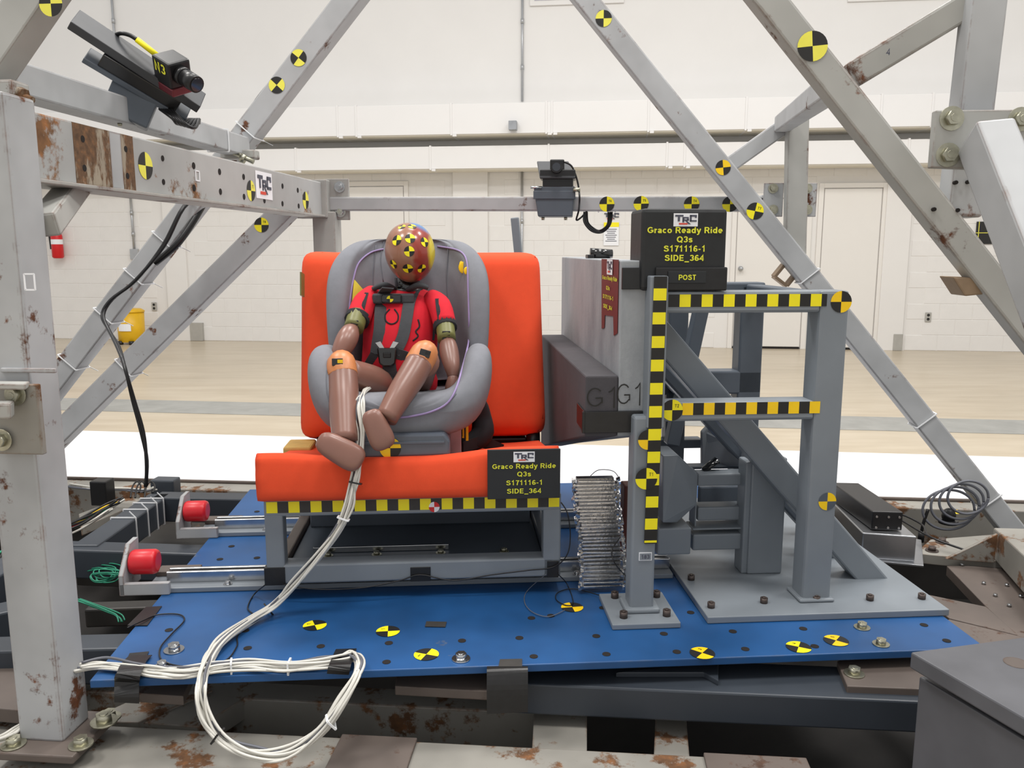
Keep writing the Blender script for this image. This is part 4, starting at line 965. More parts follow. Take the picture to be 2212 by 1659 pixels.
# black sign box on the top bar
t = thing('sign_box', 'black taped sign box with yellow lettering standing on the top bar', 'sign', PF.p(1.28, .25, pz))
s0, s1 = ru(1386, 560, FV+.0)[0], ru(1570, 560, FV+.0)[0]; sz = ru(1480, 450, FV)[2]; zl = ru(1480, 577, FV)[2]
bx = B().fbox(PF, s0, s1, FV+.004, FV+.12, pz+.001, sz, .008).build('box_body', box_black, t)
B().fbox(PF, s0+.03, s1+.002, FV-.004, FV+.004, pz+.001, zl, .003).build('ledge', black_tape, t)
cc = PF.p((s0+s1)/2, FV+.004, (zl+sz)/2); w_, h_ = s1-s0, sz-zl
logo(bx, PF.av(1481, 475, FV+.003), PF.u, Z, .052, .027, NP)
b = B()
for tx, x, y, ww in (('Graco Ready Ride', 1480, 497, .161), ('Q3s', 1479, 517, .034), ('S171116-1', 1478, 537, .088), ('SIDE_364', 1478, 557, .084)): b.text(tx, PF.av(x, y, FV+.0025), PF.u, Z, .0128, ww, .022)
b.build('lettering', txt_yel, bx)
pc = PF.av(1484, 599, FV-.006); pb = B().box(pc, PF.u*.041, PF.v*.0015, Z*.0125, .001).build('post_label', label_black, t)
B().text('POST', pc+NP*.0025, PF.u, Z, .0112, .037, .022).build('lettering', txt_yel, pb)
# ---- carriage behind the striped post
cr = thing('impact_carriage', 'boxy grey carriage of square tubes behind the striped post', 'carriage', PF.p(1.3, .6, .506))
def cp(x0, y0, x1, y1, v, dpt, m=rig_grey, nm='carriage_tube', bev=.004):
    a, e = ru(x0, y1, v), ru(x1, y0, v); return B().fbox(PF, a[0], e[0], v, v+dpt, a[2], e[2], bev).build(nm, m, cr)
cp(1507, 1023, 1616, 1051, .42, .05); cp(1507, 1094, 1616, 1126, .42, .05); cp(1496, 1152, 1618, 1190, .40, .05); cp(1496, 1139, 1620, 1146, .40, .06)
qa, qb, qc = ru(1626, 991, .38), ru(1702, 991, .38), ru(1612, 998, .385)
B().fbox(PF, qa[0], qb[0], .38, .40, bpz, qa[2], .004).build('upright_plate', rig_grey, cr); B().fbox(PF, qc[0], qa[0]+.003, .385, .44, bpz, qc[2], .004).build('upright_flange', rig_grey, cr)
cp(1420, 1140, 1494, 1200, .36, .10, nm='front_block'); cp(1500, 1020, 1508, 1138, .41, .05)
B().prism([PF.av(1432, 984, .34), PF.av(1466, 984, .34), PF.av(1506, 1022, .40), PF.av(1506, 1090, .40), PF.av(1462, 1130, .38), PF.av(1432, 1130, .34)], PF.v*.10, .004).build('bent_plate', rig_grey, cr)
cp(1425, 950, 1520, 970, .70, .05, rig_dark); cp(1430, 1006, 1620, 1016, .52, .04, rig_dark); cp(1510, 1050, 1620, 1092, .60, .02, rig_dark, 'back_panel')
B().prism([PF.av(1517, 934, .62), PF.av(1530, 921, .62), PF.av(1642, 986, .40), PF.av(1640, 1010, .40), PF.av(1530, 1008, .60), PF.av(1517, 1008, .62)], PF.v*.02, .003).build('sloping_plate', rig_grey, cr)
c = PF.av(1534, 1006, .46); B().sweep([c-PF.u*.018-Z*.012, c+PF.u*.018+Z*.014], [.012, .016], 14, flat=.6).build('latch_knob', gloss_black, cr)
# ================================================================== child seat
def bvh_of(o):
    bpy.context.view_layer.update(); ev = o.evaluated_get(bpy.context.evaluated_depsgraph_get()); me = ev.to_mesh()
    vs_ = [WL[o]+v.co for v in me.vertices]; fs = [list(p.vertices) for p in me.polygons]; ev.to_mesh_clear()
    return BVHTree.FromPolygons(vs_, fs)
def drape(x, y, trees, off=.002, default=None):
    """first surface met along the line of sight through a photo point; used to lay straps and piping on cloth"""
    d = ray(x, y).normalized(); best = None
    for t in trees:
        h = t.ray_cast(CAM, d, 6)
        if h[0] is not None and (best is None or h[3] < best[3]): best = h
    if best is None: return at(x, y, default or 2.2)
    return best[0]-d*off
UC = .572
S = lambda s, d, h: PF.p(UC+s, .36+d, h)
seat = thing('child_car_seat', 'grey fabric child car seat with lilac piping strapped on the bench', 'car seat', S(0, .2, .80))
rings = []
#        d     W     top    t     seat   bot   wb
for d, W, top, t, sh, hb, wb in ((-.012, .105, .945, .05, .945, .905, .7), (-.006, .150, .962, .055, .962, .885, .62), (.015, .185, .985, .06, .972, .868, .58), (.045, .208, 1.020, .065, .972, .862, .55),
        (.085, .220, 1.052, .070, .968, .860, .55), (.13, .225, 1.068, .072, .962, .858, .55), (.20, .224, 1.072, .068, .952, .856, .55), (.30, .218, 1.055, .06, .942, .855, .6), (.40, .21, 1.03, .05, .94, .855, .7), (.47, .19, 1.0, .05, .94, .87, .7)):
    mid = (hb+top)/2+.01; hs = top-sh
    L_ = [(-wb*W, hb), (-.86*W, hb+.028), (-W*.99, mid), (-W, top-.022), (-W+.22*t, top-.002), (-W+.72*t, top), (-W+t, top-min(.03, hs*.5+.004)), (-W+t*1.15, sh+hs*.25), (-W+t*1.5, sh), (-.35*W, sh-.006)]
    loop = L_+[(0, sh-.004)]+[(-s, h) for s, h in L_[::-1]]+[(0, hb-.004)]
    rings.append([S(s, d, h) for s, h in loop])
buck = B().loft(rings).build('seat_bucket', grey_fab, seat, sub=2)
rings = []
for h, W, front, inner, back, t in ((.95, .200, .27, .36, .45, .055), (1.02, .208, .262, .365, .46, .058), (1.10, .214, .262, .365, .475, .06), (1.17, .216, .268, .365, .485, .06), (1.225, .215, .285, .37, .49, .06), (1.268, .203, .31, .38, .49, .056), (1.298, .182, .338, .392, .485, .052), (1.318, .156, .37, .405, .475, .045), (1.331, .118, .40, .418, .46, .03)):
    k = (h-.95)*.10
    L_ = [(-.45*W, back), (-.85*W, back-.01), (-W, back-.05), (-W, (front+back)/2-.02), (-W+.002, front+.014), (-W+.12*t, front), (-W+.85*t, front+.004), (-W+t, front+.016), (-W+t*1.2, inner-.03), (-W+t*1.7, inner), (-.25*W, inner+.006)]
    loop = L_+[(-s, d) for s, d in L_[::-1]]
    rings.append([S(s+.012, d+k, h) for s, d in loop])
bsh = B().loft(rings).build('seat_back', grey_fab, seat, sub=2)
TB, TK = bvh_of(buck), bvh_of(bsh)
pipe = []
for pts in (((828, 538), (800, 546), (775, 568), (764, 600), (757, 640), (752, 690), (748, 740), (745, 772)), ((945, 532), (980, 538), (1000, 548), (1009, 570), (1011, 620), (1013, 690), (1012, 738), (1000, 790), (985, 840), (965, 872), (930, 890), (885, 900), (860, 902))):
    q = [drape(x, y, (TB, TK), .002, 2.1) for x, y in pts]; B().sweep(q, .0026, 6, 5).build('piping', lilac, seat)
for pts in (((812, 530), (806, 590), (806, 640)), ((968, 530), (965, 600), (968, 660)), ((830, 520), (822, 560), (828, 610)), ((716, 775), (706, 800), (706, 840), (712, 870)), ((950, 880), (975, 862), (985, 850))):
    B().sweep([drape(x, y, (TB, TK), .0006, 2.2) for x, y in pts], .0016, 5, 4).build('seam', grey_fab2, seat)
# plastic base and belt-path parts
B().prism([S(-.125, -.022, .828), S(-.125, -.022, .868), S(-.110, -.022, .885), S(.105, -.022, .885), S(.118, -.022, .868), S(.118, -.022, .832)], PF.v*.38, .006).build('seat_base', seat_plastic, seat)
B().fbox(PF, UC-.11, UC+.105, .335, .339, .862, .868, .001).build('base_rib', seat_plastic, seat)
bs_ = [c for c in seat.children if c.name.startswith('seat_base')][0]
marker(bs_, PF.av(843, 968, .3365), NP, .0245, yel=amber)
b = B()
for k in range(7): b.m(k % 2).box(PF.av(985+k*4, 915+k*3, .50), PF.u*.0032, PF.v*.002, Z*.022)
b.build('warning_label', [amber, mark_blk], seat)
B().box(PF.av(984, 950, .46), PF.u*.014, PF.v*.003, Z*.036, .002).build('clear_bracket', plain('clear_grey', C(170, 160, 164), .2), seat)
B().sweep([PF.av(1000, 900, .56), PF.av(1030, 870, .60), PF.av(1040, 900, .62), PF.av(1040, 940, .60), PF.av(1000, 965, .56)], [.014, .02, .026, .03, .02], 10, 4).build('belt_loop', black_fab, seat)
B().ribbon([PF.av(1000, 968, .50), PF.av(1040, 955, .58), PF.av(1085, 972, .66)], Z, .03, .004).build('tether_strap', black_fab, seat)
B().prism([drape(x, y, (TB, TK), .002, 2.2) for x, y in ((765, 603), (787, 628), (782, 640), (760, 655))], NP*.001).build('caution_label', pale_yel, seat)
for x, y, s in ((1000, 578, .012), (1008, 585, .008), (997, 570, .006)):
    c = drape(x, y, (TB, TK), .0008, 2.2); B().ellip(c, PF.u*s, PF.v*.0015, Z*s*1.3, 12, 8).build('paint_smear', amber, bsh)
# ================================================================== dummy
dm = thing('crash_test_dummy', 'brown child crash test dummy in a red suit buckled in the car seat', 'dummy', at(860, 830, 2.15))
# head: egg shape in its own axes, tipped forward a little
hc = at(886, 546, 2.20); hw, hh, hd = .0655, .0775, .082
tl = math.radians(-4); hx = Vector((math.cos(tl), .05, -math.sin(tl))).normalized(); hz = (Z*math.cos(tl)+Vector((math.sin(tl), 0, 0))-Vector((0, .12, 0))).normalized(); hy = hz.cross(hx)
hb_ = B(); t_ = bmesh.new(); R_ = []; seg = 32; nr = 22
for i in range(1, nr):
    th = math.pi*i/nr; z = math.cos(th); r = math.sin(th)
    r = r**.86; wx = hw*(1+.01*z if z > -.1 else 1-.12*((-z-.1)/.9)**1.2); wy = hd*(1 if z > -.1 else 1-.14*((-z-.1)/.9))
    R_.append([t_.verts.new(hc+hx*(wx*r*math.cos(q*2*math.pi/seg))+hy*(wy*r*math.sin(q*2*math.pi/seg))+hz*(hh*z)) for q in range(seg)])
a_, c_ = t_.verts.new(hc+hz*hh), t_.verts.new(hc-hz*hh)
for i in range(len(R_)-1):
    for q in range(seg): t_.faces.new([R_[i][q], R_[i+1][q], R_[i+1][(q+1) % seg], R_[i][(q+1) % seg]])
for q in range(seg): t_.faces.new([a_, R_[0][q], R_[0][(q+1) % seg]]); t_.faces.new([c_, R_[-1][(q+1) % seg], R_[-1][q]])
bmesh.ops.recalc_face_normals(t_, faces=t_.faces); hb_.merge(t_, True)
head = hb_.build('head', head_paint, dm); HB = bvh_of(head)
for x, y, r in ((857, 519, .0135), (886, 515, .0128), (917, 523, .0125), (884, 543, .0130), (850, 571, .0120), (881, 580, .0130), (911, 580, .0120), (890, 489, .011), (868, 490, .010)):
    c = drape(x, y, (HB,), 0, 2.14); h = HB.find_nearest(c); marker(head, h[0], (h[1]*.75+NP*.25 if y > 500 else h[1]), r, bvh=HB, roll=.05)
nk = at(880, 618, 2.235)
B().cyl(nk-Z*.03, nk+Z*.022, .034, seg=22).build('neck', gloss_black, dm); B().cyl(nk-Z*.018, nk-Z*.006, .042, seg=22).build('neck_ring', black_pl, dm)
# torso in the red suit
rings = []
for x, y, Y, a, d in ((872, 622, 2.245, .040, .035), (870, 628, 2.235, .072, .048), (868, 640, 2.22, .094, .060), (867, 665, 2.205, .100, .070), (866, 700, 2.19, .101, .078), (865, 740, 2.18, .099, .082), (862, 780, 2.175, .100, .084), (860, 815, 2.18, .102, .080), (858, 845, 2.19, .095, .070), (858, 858, 2.19, .06, .05)):
    c = at(x, y, Y); rings.append([c+PF.u*a*math.cos(q*2*math.pi/20)*1.0+PF.v*d*math.sin(q*2*math.pi/20) for q in range(20)])
tor = B().loft(rings).build('torso_suit', red_suit, dm, sub=1); TT = bvh_of(tor)
def limb(name, pts, rad, m, seg=16, sub=4, flat=None):
    return B().sweep([at(*p) for p in pts], rad, seg, sub, flat).build(name, m, dm)
# short pants
limb('suit_leg', [(845, 838, 2.17), (815, 838, 2.10)], [.060, .050], red_suit); limb('suit_leg', [(885, 835, 2.16), (905, 822, 2.08)], [.058, .050], red_suit)
limb('suit_hem', [(820, 838, 2.112), (814, 838, 2.095)], [.0515, .0505], black_fab, sub=0)
# arms
for pts, rad, nm, m in (([(806, 634, 2.20), (788, 655, 2.16), (774, 688, 2.12)], [.024, .031, .031], 'sleeve', red_suit), ([(774, 684, 2.124), (770, 694, 2.112)], [.0325, .0320], 'sleeve_cuff', black_fab),
        ([(773, 680, 2.12), (764, 710, 2.08)], [.0255, .0250], 'upper_arm', olive), ([(767, 706, 2.08), (757, 718, 2.065), (747, 738, 2.04), (733, 765, 2.02), (724, 783, 2.01)], [.012, .024, .0265, .021, .015], 'forearm', skin),
        ([(724, 780, 2.01), (720, 790, 2.005), (716, 804, 2.0), (714, 818, 2.0)], [.014, .018, .018, .006], 'hand', skin),
        ([(932, 644, 2.20), (950, 662, 2.16), (961, 702, 2.12)], [.024, .030, .029], 'sleeve', red_suit), ([(960, 700, 2.124), (963, 711, 2.112)], [.0305, .0300], 'sleeve_cuff', black_fab),
        ([(961, 698, 2.12), (965, 734, 2.08)], [.0240, .0235], 'upper_arm', olive), ([(963, 730, 2.09), (967, 742, 2.08), (971, 765, 2.06), (977, 795, 2.03), (979, 815, 2.02)], [.012, .021, .0238, .019, .013], 'forearm', skin),
        ([(979, 812, 2.02), (978, 826, 2.015), (975, 842, 2.01), (972, 856, 2.01)], [.012, .016, .016, .005], 'hand', skin)):
    limb(nm, pts, rad, m)
for x, y, Y in ((766, 697, 2.072), (964, 720, 2.072)):
    c = at(x, y, Y); B().box(c, PF.u*.010, PF.v*.004, Z*.006, .002).box(c-Z*.016, PF.u*.010, PF.v*.004, Z*.006, .002).build('joint_screw', black_pl, dm)
for pts in (((792, 632), (785, 660), (779, 686)), ((944, 645), (947, 672), (952, 702))):
    arms = [bvh_of(c) for c in dm.children if c.name.startswith('sleeve')]
    B().ribbon([drape(x, y, arms+[TT], .001, 2.13) for x, y in pts], PF.u, .010, .001).build('sleeve_seam', black_fab, dm)
# legs
lg = []
def leg(th, kn, shn, cap):
    limb('thigh', th[0], th[1], skin); lg.append(limb('knee_cap', kn[0], kn[1], knee_m)); limb('shin', shn[0], shn[1], skin)
leg(([(828, 838, 2.14), (790, 822, 2.03), (745, 806, 1.955)], [.046, .043, .037]), ([(748, 792, 1.965), (739, 786, 1.945), (738, 798, 1.93), (740, 812, 1.92)], [.024, .034, .0355, .0355]), ([(740, 806, 1.925), (742, 850, 1.885), (744, 900, 1.845), (746, 955, 1.80)], [.0345, .0350, .033, .0285]), None)
leg(([(895, 830, 2.12), (905, 800, 2.03), (918, 780, 1.965)], [.046, .042, .036]), ([(926, 758, 1.965), (919, 762, 1.945), (910, 776, 1.93), (902, 790, 1.92)], [.020, .032, .0335, .0335]), ([(905, 785, 1.92), (888, 815, 1.89), (862, 856, 1.85), (834, 905, 1.81)], [.0325, .0330, .0300, .0250]), None)
for x, y, Y, rl in ((729, 782, 1.90, .0), (918, 763, 1.905, -.3)):
    K = [bvh_of(k) for k in lg]; c = drape(x, y, K, .001, Y); b = B()
    xx = PF.u*math.cos(rl)+Z*math.sin(rl); zz = Z*math.cos(rl)-PF.u*math.sin(rl)
    b.m(0).box(c, xx*.0125, PF.v*.0035, zz*.0085, .001)
    b.m(1).box(c-PF.v*.0032+xx*.0065+zz*.002, xx*.006, PF.v*.001, zz*.004)
    b.build('knee_target', [gloss_black, amber if x < 800 else black_pl], dm)
def foot(cx, cy, Y, toe, side, L_, W_, T_, nm='foot'):
    c = at(cx, cy, Y); t1 = Vector(toe).normalized(); s1 = Vector(side); s1 = (s1-t1*s1.dot(t1)).normalized(); n1 = t1.cross(s1)
    b = B(); rr = []
    for f, w1, h1, sh_ in ((-1, .25, .35, 0), (-.93, .62, .8, 0), (-.6, .86, 1.0, 0), (0, .92, 1.0, .1), (.5, 1.0, .9, .05), (.85, .86, .7, 0), (.97, .52, .5, 0), (1.0, .2, .25, 0)):
        rr.append([c+t1*f*L_+s1*W_*w1*math.copysign(abs(math.cos(q*math.pi/8))**.75, math.cos(q*math.pi/8))+n1*T_*h1*math.copysign(abs(math.sin(q*math.pi/8))**.75, math.sin(q*math.pi/8)) for q in range(16)])
    return b.loft(rr).build(nm, skin, dm, sub=1)
# soles face the camera: long axis runs across the view
foot(735, 974, 1.775, (.86, -.10, -.46), (.38, .25, .88), .056, .033, .020)
foot(816, 928, 1.792, (.40, -.15, -.92), (.9, .2, .4), .047, .030, .020)
# harness: chest straps, clip, buckle
TS = (TT,)
def strap(pts, wd=.030, m=strap_m, nm='harness_strap', par=seat, off=.004, side=PF.u, trees=TS):
    return B().ribbon([drape(x, y, trees, off, 2.12) for x, y in pts], side, wd, .003).build(nm, m, par)
strap([(838, 622), (826, 640), (822, 670), (820, 710), (815, 745), (812, 765)]); strap([(897, 625), (885, 650), (878, 690), (871, 725), (860, 750), (852, 762)])
for pts in (((806, 624), (828, 616), (850, 624)), ((882, 626), (905, 616), (925, 622))):
    B().sweep([drape(x, y, TS, .012, 2.17) for x, y in pts], [.010, .014, .010], 12, 5, .6).build('strap_pad', strap_m, seat)
cc = drape(850, 645, TS, .012)
B().box(cc+PF.u*.0, PF.u*.054, PF.v*.006, Z*.013, .005).build('chest_clip', strap_m, seat); B().box(cc-PF.v*.008-PF.u*.004, PF.u*.026, PF.v*.005, Z*.011, .004).build('clip_button', gloss_black, seat)
marker([c for c in seat.children if c.name.startswith('clip_button')][0], cc-PF.v*.0135-PF.u*.008, NP, .0085, roll=math.pi/2)
bc = drape(836, 768, TS, .018); B().prism([bc+PF.u*x*1.15+Z*z*1.2 for x, z in ((-.022, .016), (.022, .016), (.018, -.018), (.008, -.024), (-.008, -.024), (-.018, -.018))], PF.v*.014, .004).build('buckle', gloss_black, seat)
for s in (-1, 1): B().prism([bc+PF.u*(s*x)+Z*z+PF.v*.004 for x, z in ((.004, .014), (.016, .014), (.030, .032), (.016, .036))], PF.v*.004, .001).build('buckle_tongue', steel, seat)
B().box(bc+Z*.001-PF.v*.0015, PF.u*.010, PF.v*.002, Z*.007, .002).build('release_button', black_pl, seat)
strap([(840, 778), (842, 800), (850, 825)], .034, strap_m, 'crotch_strap')
strap([(812, 765), (800, 785), (790, 802)], .028, strap_m, 'lap_strap'); strap([(858, 764), (890, 775), (915, 790)], .028, strap_m, 'lap_strap')
for pts in (((903, 690), (906, 705), (898, 716), (903, 726), (892, 736)), ((842, 668), (832, 680), (834, 694), (846, 700), (858, 694), (860, 680), (852, 668))):
    B().sweep([drape(x, y, TS, .0006) for x, y in pts], .0022, 5, 4).build('suit_print', black_fab, tor)
strap([(935, 640), (938, 700), (935, 735)], .008, black_fab, 'suit_seam', tor, .0006)
# ================================================================== cameras
def cam_thing(label, c): return thing('video_camera', label, 'camera', c)
# tilted camera on its plates at the upper left
q = at(330, 190, 2.08); t = cam_thing('tilted black camera marked in yellow on a slanting plate at upper left', q)
p0, p1 = at(150, 52, 2.02), at(430, 235, 2.16); ax = (p1-p0).normalized(); sd = Vector((.45, .88, .07)); sd = (sd-ax*sd.dot(ax)).normalized(); nn = sd.cross(ax)
if nn.z < 0: nn = -nn
B().box((p0+p1)/2+sd*.03, (p1-p0)/2, sd*.036, nn*.011, .002).build('tilt_plate', plain('plate_charcoal', C(56, 58, 62), .5), t)
r0, r1_ = at(178, 130, 2.05), at(400, 262, 2.17)
B().box((r0+r1_)/2+sd*.03, (r1_-r0)/2, sd*.03, nn*.007, .002).build('base_plate', rig_dark, t)
B().box((r0+r1_)/2+sd*.03+nn*.022, (r1_-r0)*.38, sd*.026, nn*.018, .003).build('wedge_block', black_pl, t)
B().beam(at(232, 205, 2.12), at(330, 252, 2.16), .062, .075, Z, .004).build('saddle', rig_dark, t)
for x, y in ((216, 245), (258, 258)): c = at(x, y, 2.10); B().cyl(c+Z*.02, c-Z*.006, .004, seg=8).hexbolt(c-Z*.008, -Z, .006, .006, washer=False).build('clamp_bolt', bolt_m, t)
bc_ = at(372, 150, 2.10); fx = (at(420, 180, 2.06)-at(372, 150, 2.10)).normalized(); fs = (sd-fx*sd.dot(fx)).normalized(); fn = fs.cross(fx)
if fn.z < 0: fn = -fn
body = B().box(bc_, fx*.034, fs*.03, fn*.032, .005).build('camera_body', black_pl, t)
B().box(bc_-fn*.040, fx*.036, fs*.030, fn*.010, .003).build('camera_foot', cam_maroon, t)
le = bc_+fx*.034; B().cyl(le, le+fx*.018, .022, seg=20).cyl(le+fx*.018, le+fx*.062, .021, .020, seg=20).build('lens', black_pl, t); B().cyl(le+fx*.0615, le+fx*.064, .016, seg=20).build('lens_glass', lens_glass, t)
tq = -fs if fs.dot(Vector((0, -1, 0))) < 0 else fs
B().text('N3', bc_+(-fs if (-fs).y < 0 else fs)*.0312+fn*.012, fx, fn, .024, .042, .022).build('lettering', txt_yel, body)
B().sweep([bc_-fx*.034+fn*.01, bc_-fx*.05+fn*.012], .006, 8).build('plug', steel, t); B().sweep([bc_-fx*.05+fn*.012, at(295, 85, 2.10)], .007, 8).build('cable_boot', yellow, t)
B().sweep([at(295, 85, 2.10), at(280, 76, 2.10), at(262, 72, 2.10), at(248, 78, 2.11), at(246, 92, 2.11)], .005, 8, 5).build('camera_cable', wire_k, t)
for k in range(5): B().sweep([at(345+k*6, 235, 2.15), at(372+k*7, 255+k*3, 2.12), at(385+k*9, 268+k*2, 2.14), at(410+k*5, 258, 2.2), at(430, 262+k, 2.24)], .0042, 6, 5).build('cable_loop', wire_k, t)
# camera on the cross bar
q = at(1198, 430, 3.0); t = cam_thing('small black camera on a grey saddle clamped to the back cross bar', q); Yc = 2.94
def K(x, y, dY=0): return at(x, y, Yc+dY)
B().prism([K(1152, 402), K(1242, 402), K(1236, 468), K(1162, 468)], SF.v*.10, .004).build('saddle', rig_dark, t)
B().prism([K(1152, 412, -.004), K(1243, 412, -.004), K(1243, 430, -.004), K(1152, 430, -.004)], SF.v*.02, .002).build('saddle_lip', rig_dark, t)
B().prism([K(1172, 384), K(1238, 384), K(1238, 404), K(1172, 404)], SF.v*.08, .003).build('pan_block', black_pl, t)
B().prism([K(1166, 366, -.01), K(1243, 366, -.01), K(1243, 386, -.01), K(1166, 386, -.01)], SF.v*.1, .003).build('tilt_block', black_pl, t)
B().prism([K(1160, 353, .12), K(1228, 353, .12), K(1243, 386, -.012), K(1166, 386, -.012)], Z*.008, .002).build('tilt_plate', MATS['plate_charcoal'], t)
B().prism([K(1188, 344, -.0), K(1219, 344, -.0), K(1219, 376, -.0), K(1188, 376, -.0)], SF.v*.05, .004).build('camera_body', black_pl, t)
c = K(1203, 363, -.0); B().cyl(c, c+NF*.04, .020, .019, seg=20).build('lens', black_pl, t); B().cyl(c+NF*.039, c+NF*.042, .014, seg=18).build('lens_glass', lens_glass, t)
B().cyl(K(1146, 405), K(1170, 405), .0045, seg=8).build('clamp_rod', steel, t); B().cyl(K(1238, 410, -.01), K(1253, 410, -.01), .008, seg=6).build('clamp_nut', bolt_m, t)
for x in (1173, 1222): c = K(x, 468, .03); B().cyl(c, c-Z*.012, .006, seg=8).build('saddle_bolt', bolt_m, t)
B().sweep([K(1219, 350), K(1234, 358), K(1244, 380), K(1250, 405), K(1252, 430, -.02), K(1250, 455, .02), K(1245, 475, .03), K(1255, 470, .03), K(1268, 456, .03)], .0032, 8, 5).build('camera_cable', wire_k, t)
for k in range(3):
    B().sweep([K(1262+k*3, 458, .03), K(1262+k*4, 480, .02+k*.01), K(1278+k*2, 499-k*3, .02+k*.01), K(1300-k*2, 502-k*2, .03), K(1318-k*3, 485, .02), K(1322-k*4, 458, .03)], .0032, 8, 6).build('cable_loop', wire_k, t)
B().sweep([K(1322, 427, .03), K(1450, 426, -.02), K(1600, 427, -.08), K(1652, 430, -.10)], .003, 6, 4).build('cable_run', wire_k, t)
# ================================================================== cables and small gear
def cables(name, label, cat, paths, mats, r, par_loc, jitter=.01, sub=6, nm='wire', seed=1):
    random.seed(seed); t = thing(name, label, cat, par_loc)
    for i in range(paths[1]):
        off = Vector((random.uniform(-1, 1), random.uniform(-1, 1), random.uniform(-.2, 1)))*jitter; pts = []
        for ip, p in enumerate(paths[0]):
            kk = 1 if ip > 2 or len(paths[0]) < 20 else .35
            pts.append(p+off*kk*random.uniform(.55, 1.15)+kk*Vector((random.uniform(-1, 1), random.uniform(-1, 1), random.uniform(-.3, .6)))*jitter*.35)
        B().sweep(pts, r, 6, sub).build(nm, mats[i % len(mats)], t)
    return t
zp_ = .4935
path = [at(797, 840, 1.99), at(789, 846, 1.93), at(783, 856, 1.885), at(776, 880, 1.845), at(780, 940, 1.815), at(775, 1000, 1.79), at(764, 1050, 1.775), at(752, 1100, 1.765), at(728, 1150, 1.755), at(690, 1205, 1.75), at(640, 1262, 1.75), onz(590, 1312, .515), onz(540, 1345, zp_+.006), onz(485, 1385, zp_+.006), onz(455, 1425, zp_+.004), at(436, 1480, 1.43), at(440, 1545, 1.40), at(480, 1600, 1.385), at(545, 1632, 1.38), at(620, 1632, 1.38), at(690, 1588, 1.39), at(740, 1520, 1.41), at(776, 1450, 1.45), onz(765, 1420, zp_+.008), onz(740, 1432, zp_+.004), onz(690, 1438, zp_+.004), onz(620, 1445, zp_+.004), onz(540, 1440, zp_+.004), onz(470, 1445, zp_+.004), onz(400, 1458, zp_+.004), onz(330, 1454, zp_+.004), onz(285, 1448, zp_+.003), onz(220, 1440, zp_+.003), onz(170, 1446, .50)]
bun = cables('cable_bundle', 'bundle of white sensor wires hanging from the dummy and looping over the platform edge', 'cables', (path, 13), [wire_w, wire_w, wire_w, wire_g, wire_w, wire_w], .0027, onz(600, 1320, .49), .0115, 6)
for x, y, Y in ((768, 1043, 1.77), (742, 1120, 1.755), (580, 1316, None), (500, 1440, None), (625, 1440, None), (470, 1590, 1.385), (715, 1560, 1.395)):
    c = at(x, y, Y) if Y else onz(x, y, .50); i = min(range(len(path)), key=lambda k: (path[k]-c).length); d = (path[min(i+1, len(path)-1)]-path[max(i-1, 0)]).normalized(); s1, s2 = orth(d)
    tie(bun, c, d, .012, .011, s1, s2, wire_k if x in (768, 580, 470) else tie_m)
# tape holding the bundle down
tw = thing('tape_strip', 'crinkled black tape strip holding the white wires on the left of the platform', 'tape', onz(285, 1450, .49))
B().ribbon([onz(304, 1416, .494), onz(290, 1430, .499), onz(282, 1446, .512), onz(276, 1462, .506), onz(274, 1474, .488), at(274, 1500, 1.452), at(274, 1518, 1.452)], PF.u, .045, .0015, 4).build('strip', black_tape, tw)
tw = thing('tape_strip', 'black tape strip over the wire loop at the platform front edge', 'tape', onz(740, 1440, .49))
B().ribbon([onz(748, 1402, .492), onz(742, 1416, .500), onz(736, 1432, .512), onz(732, 1446, .506), onz(730, 1456, .493)], PF.u, .042, .0015, 4).build('strip', black_tape, tw)
tw = thing('tape_strip', 'black tape strip folded over the platform front edge at mid length', 'tape', onz(1100, 1440, .49))
B().ribbon([onz(1096, 1440, .4925), onz(1096, 1452, .489), at(1096, 1490, 1.49), at(1096, 1540, 1.49)], PF.u, .08, .0015, 4).build('strip', black_tape, tw)
# thin black leads
def lead(label, pts, r=.0016, m=wire_k, loc=None): 
    o = B().sweep(pts, r, 6, 6).build('thin_wire', m); tag(o, label, 'wire'); return o
lead('thin black wire curling on the blue plate beside the white bundle', [onz(275, 1356, .498), onz(310, 1340, .496), onz(340, 1328, .494), onz(385, 1327, .4935), onz(398, 1340, .4935), onz(370, 1370, .4935), onz(346, 1400, .4935), onz(352, 1428, .4935), onz(400, 1440, .4935), onz(450, 1435, .4935), onz(490, 1425, .4935), onz(512, 1395, .4935), onz(520, 1365, .4935), onz(600, 1310, .51)])
lead('thin black wire strung along the bench foot to the right leg', [PF.av(610, 1262, .335), PF.av(680, 1273, .32), PF.av(780, 1270, .32), PF.av(860, 1255, .330), PF.av(908, 1242, .335), PF.av(980, 1254, .33), PF.av(1060, 1242, .33), PF.av(1140, 1232, .33), PF.av(1195, 1225, .334), PF.av(1224, 1200, .32), PF.av(1232, 1160, .32), PF.av(1226, 1110, .32), PF.av(1212, 1085, .325)])
lead('thin wire loop lying over the sticker below the crushed absorber', [PF.av(1205, 1240, .335), onz(1225, 1262, .495), onz(1238, 1300, .4935), onz(1225, 1308, .4935), onz(1202, 1296, .4935), onz(1205, 1280, .4935), onz(1240, 1272, .4935), onz(1302, 1288, .50)], .0012)
lead('fine looped wire on the blue plate left of the foot plate', [PF.av(1180, 1240, .335), onz(1140, 1275, .4935), onz(1133, 1300, .4935), onz(1150, 1322, .4935), onz(1185, 1332, .4935), onz(1220, 1318, .4935)], .0010, wire_g)
lead('thin black wire hanging from the left bench leg tape', [PF.av(572, 1264, .335), onz(548, 1285, .495), onz(535, 1312, .4935), onz(545, 1325, .4935)])
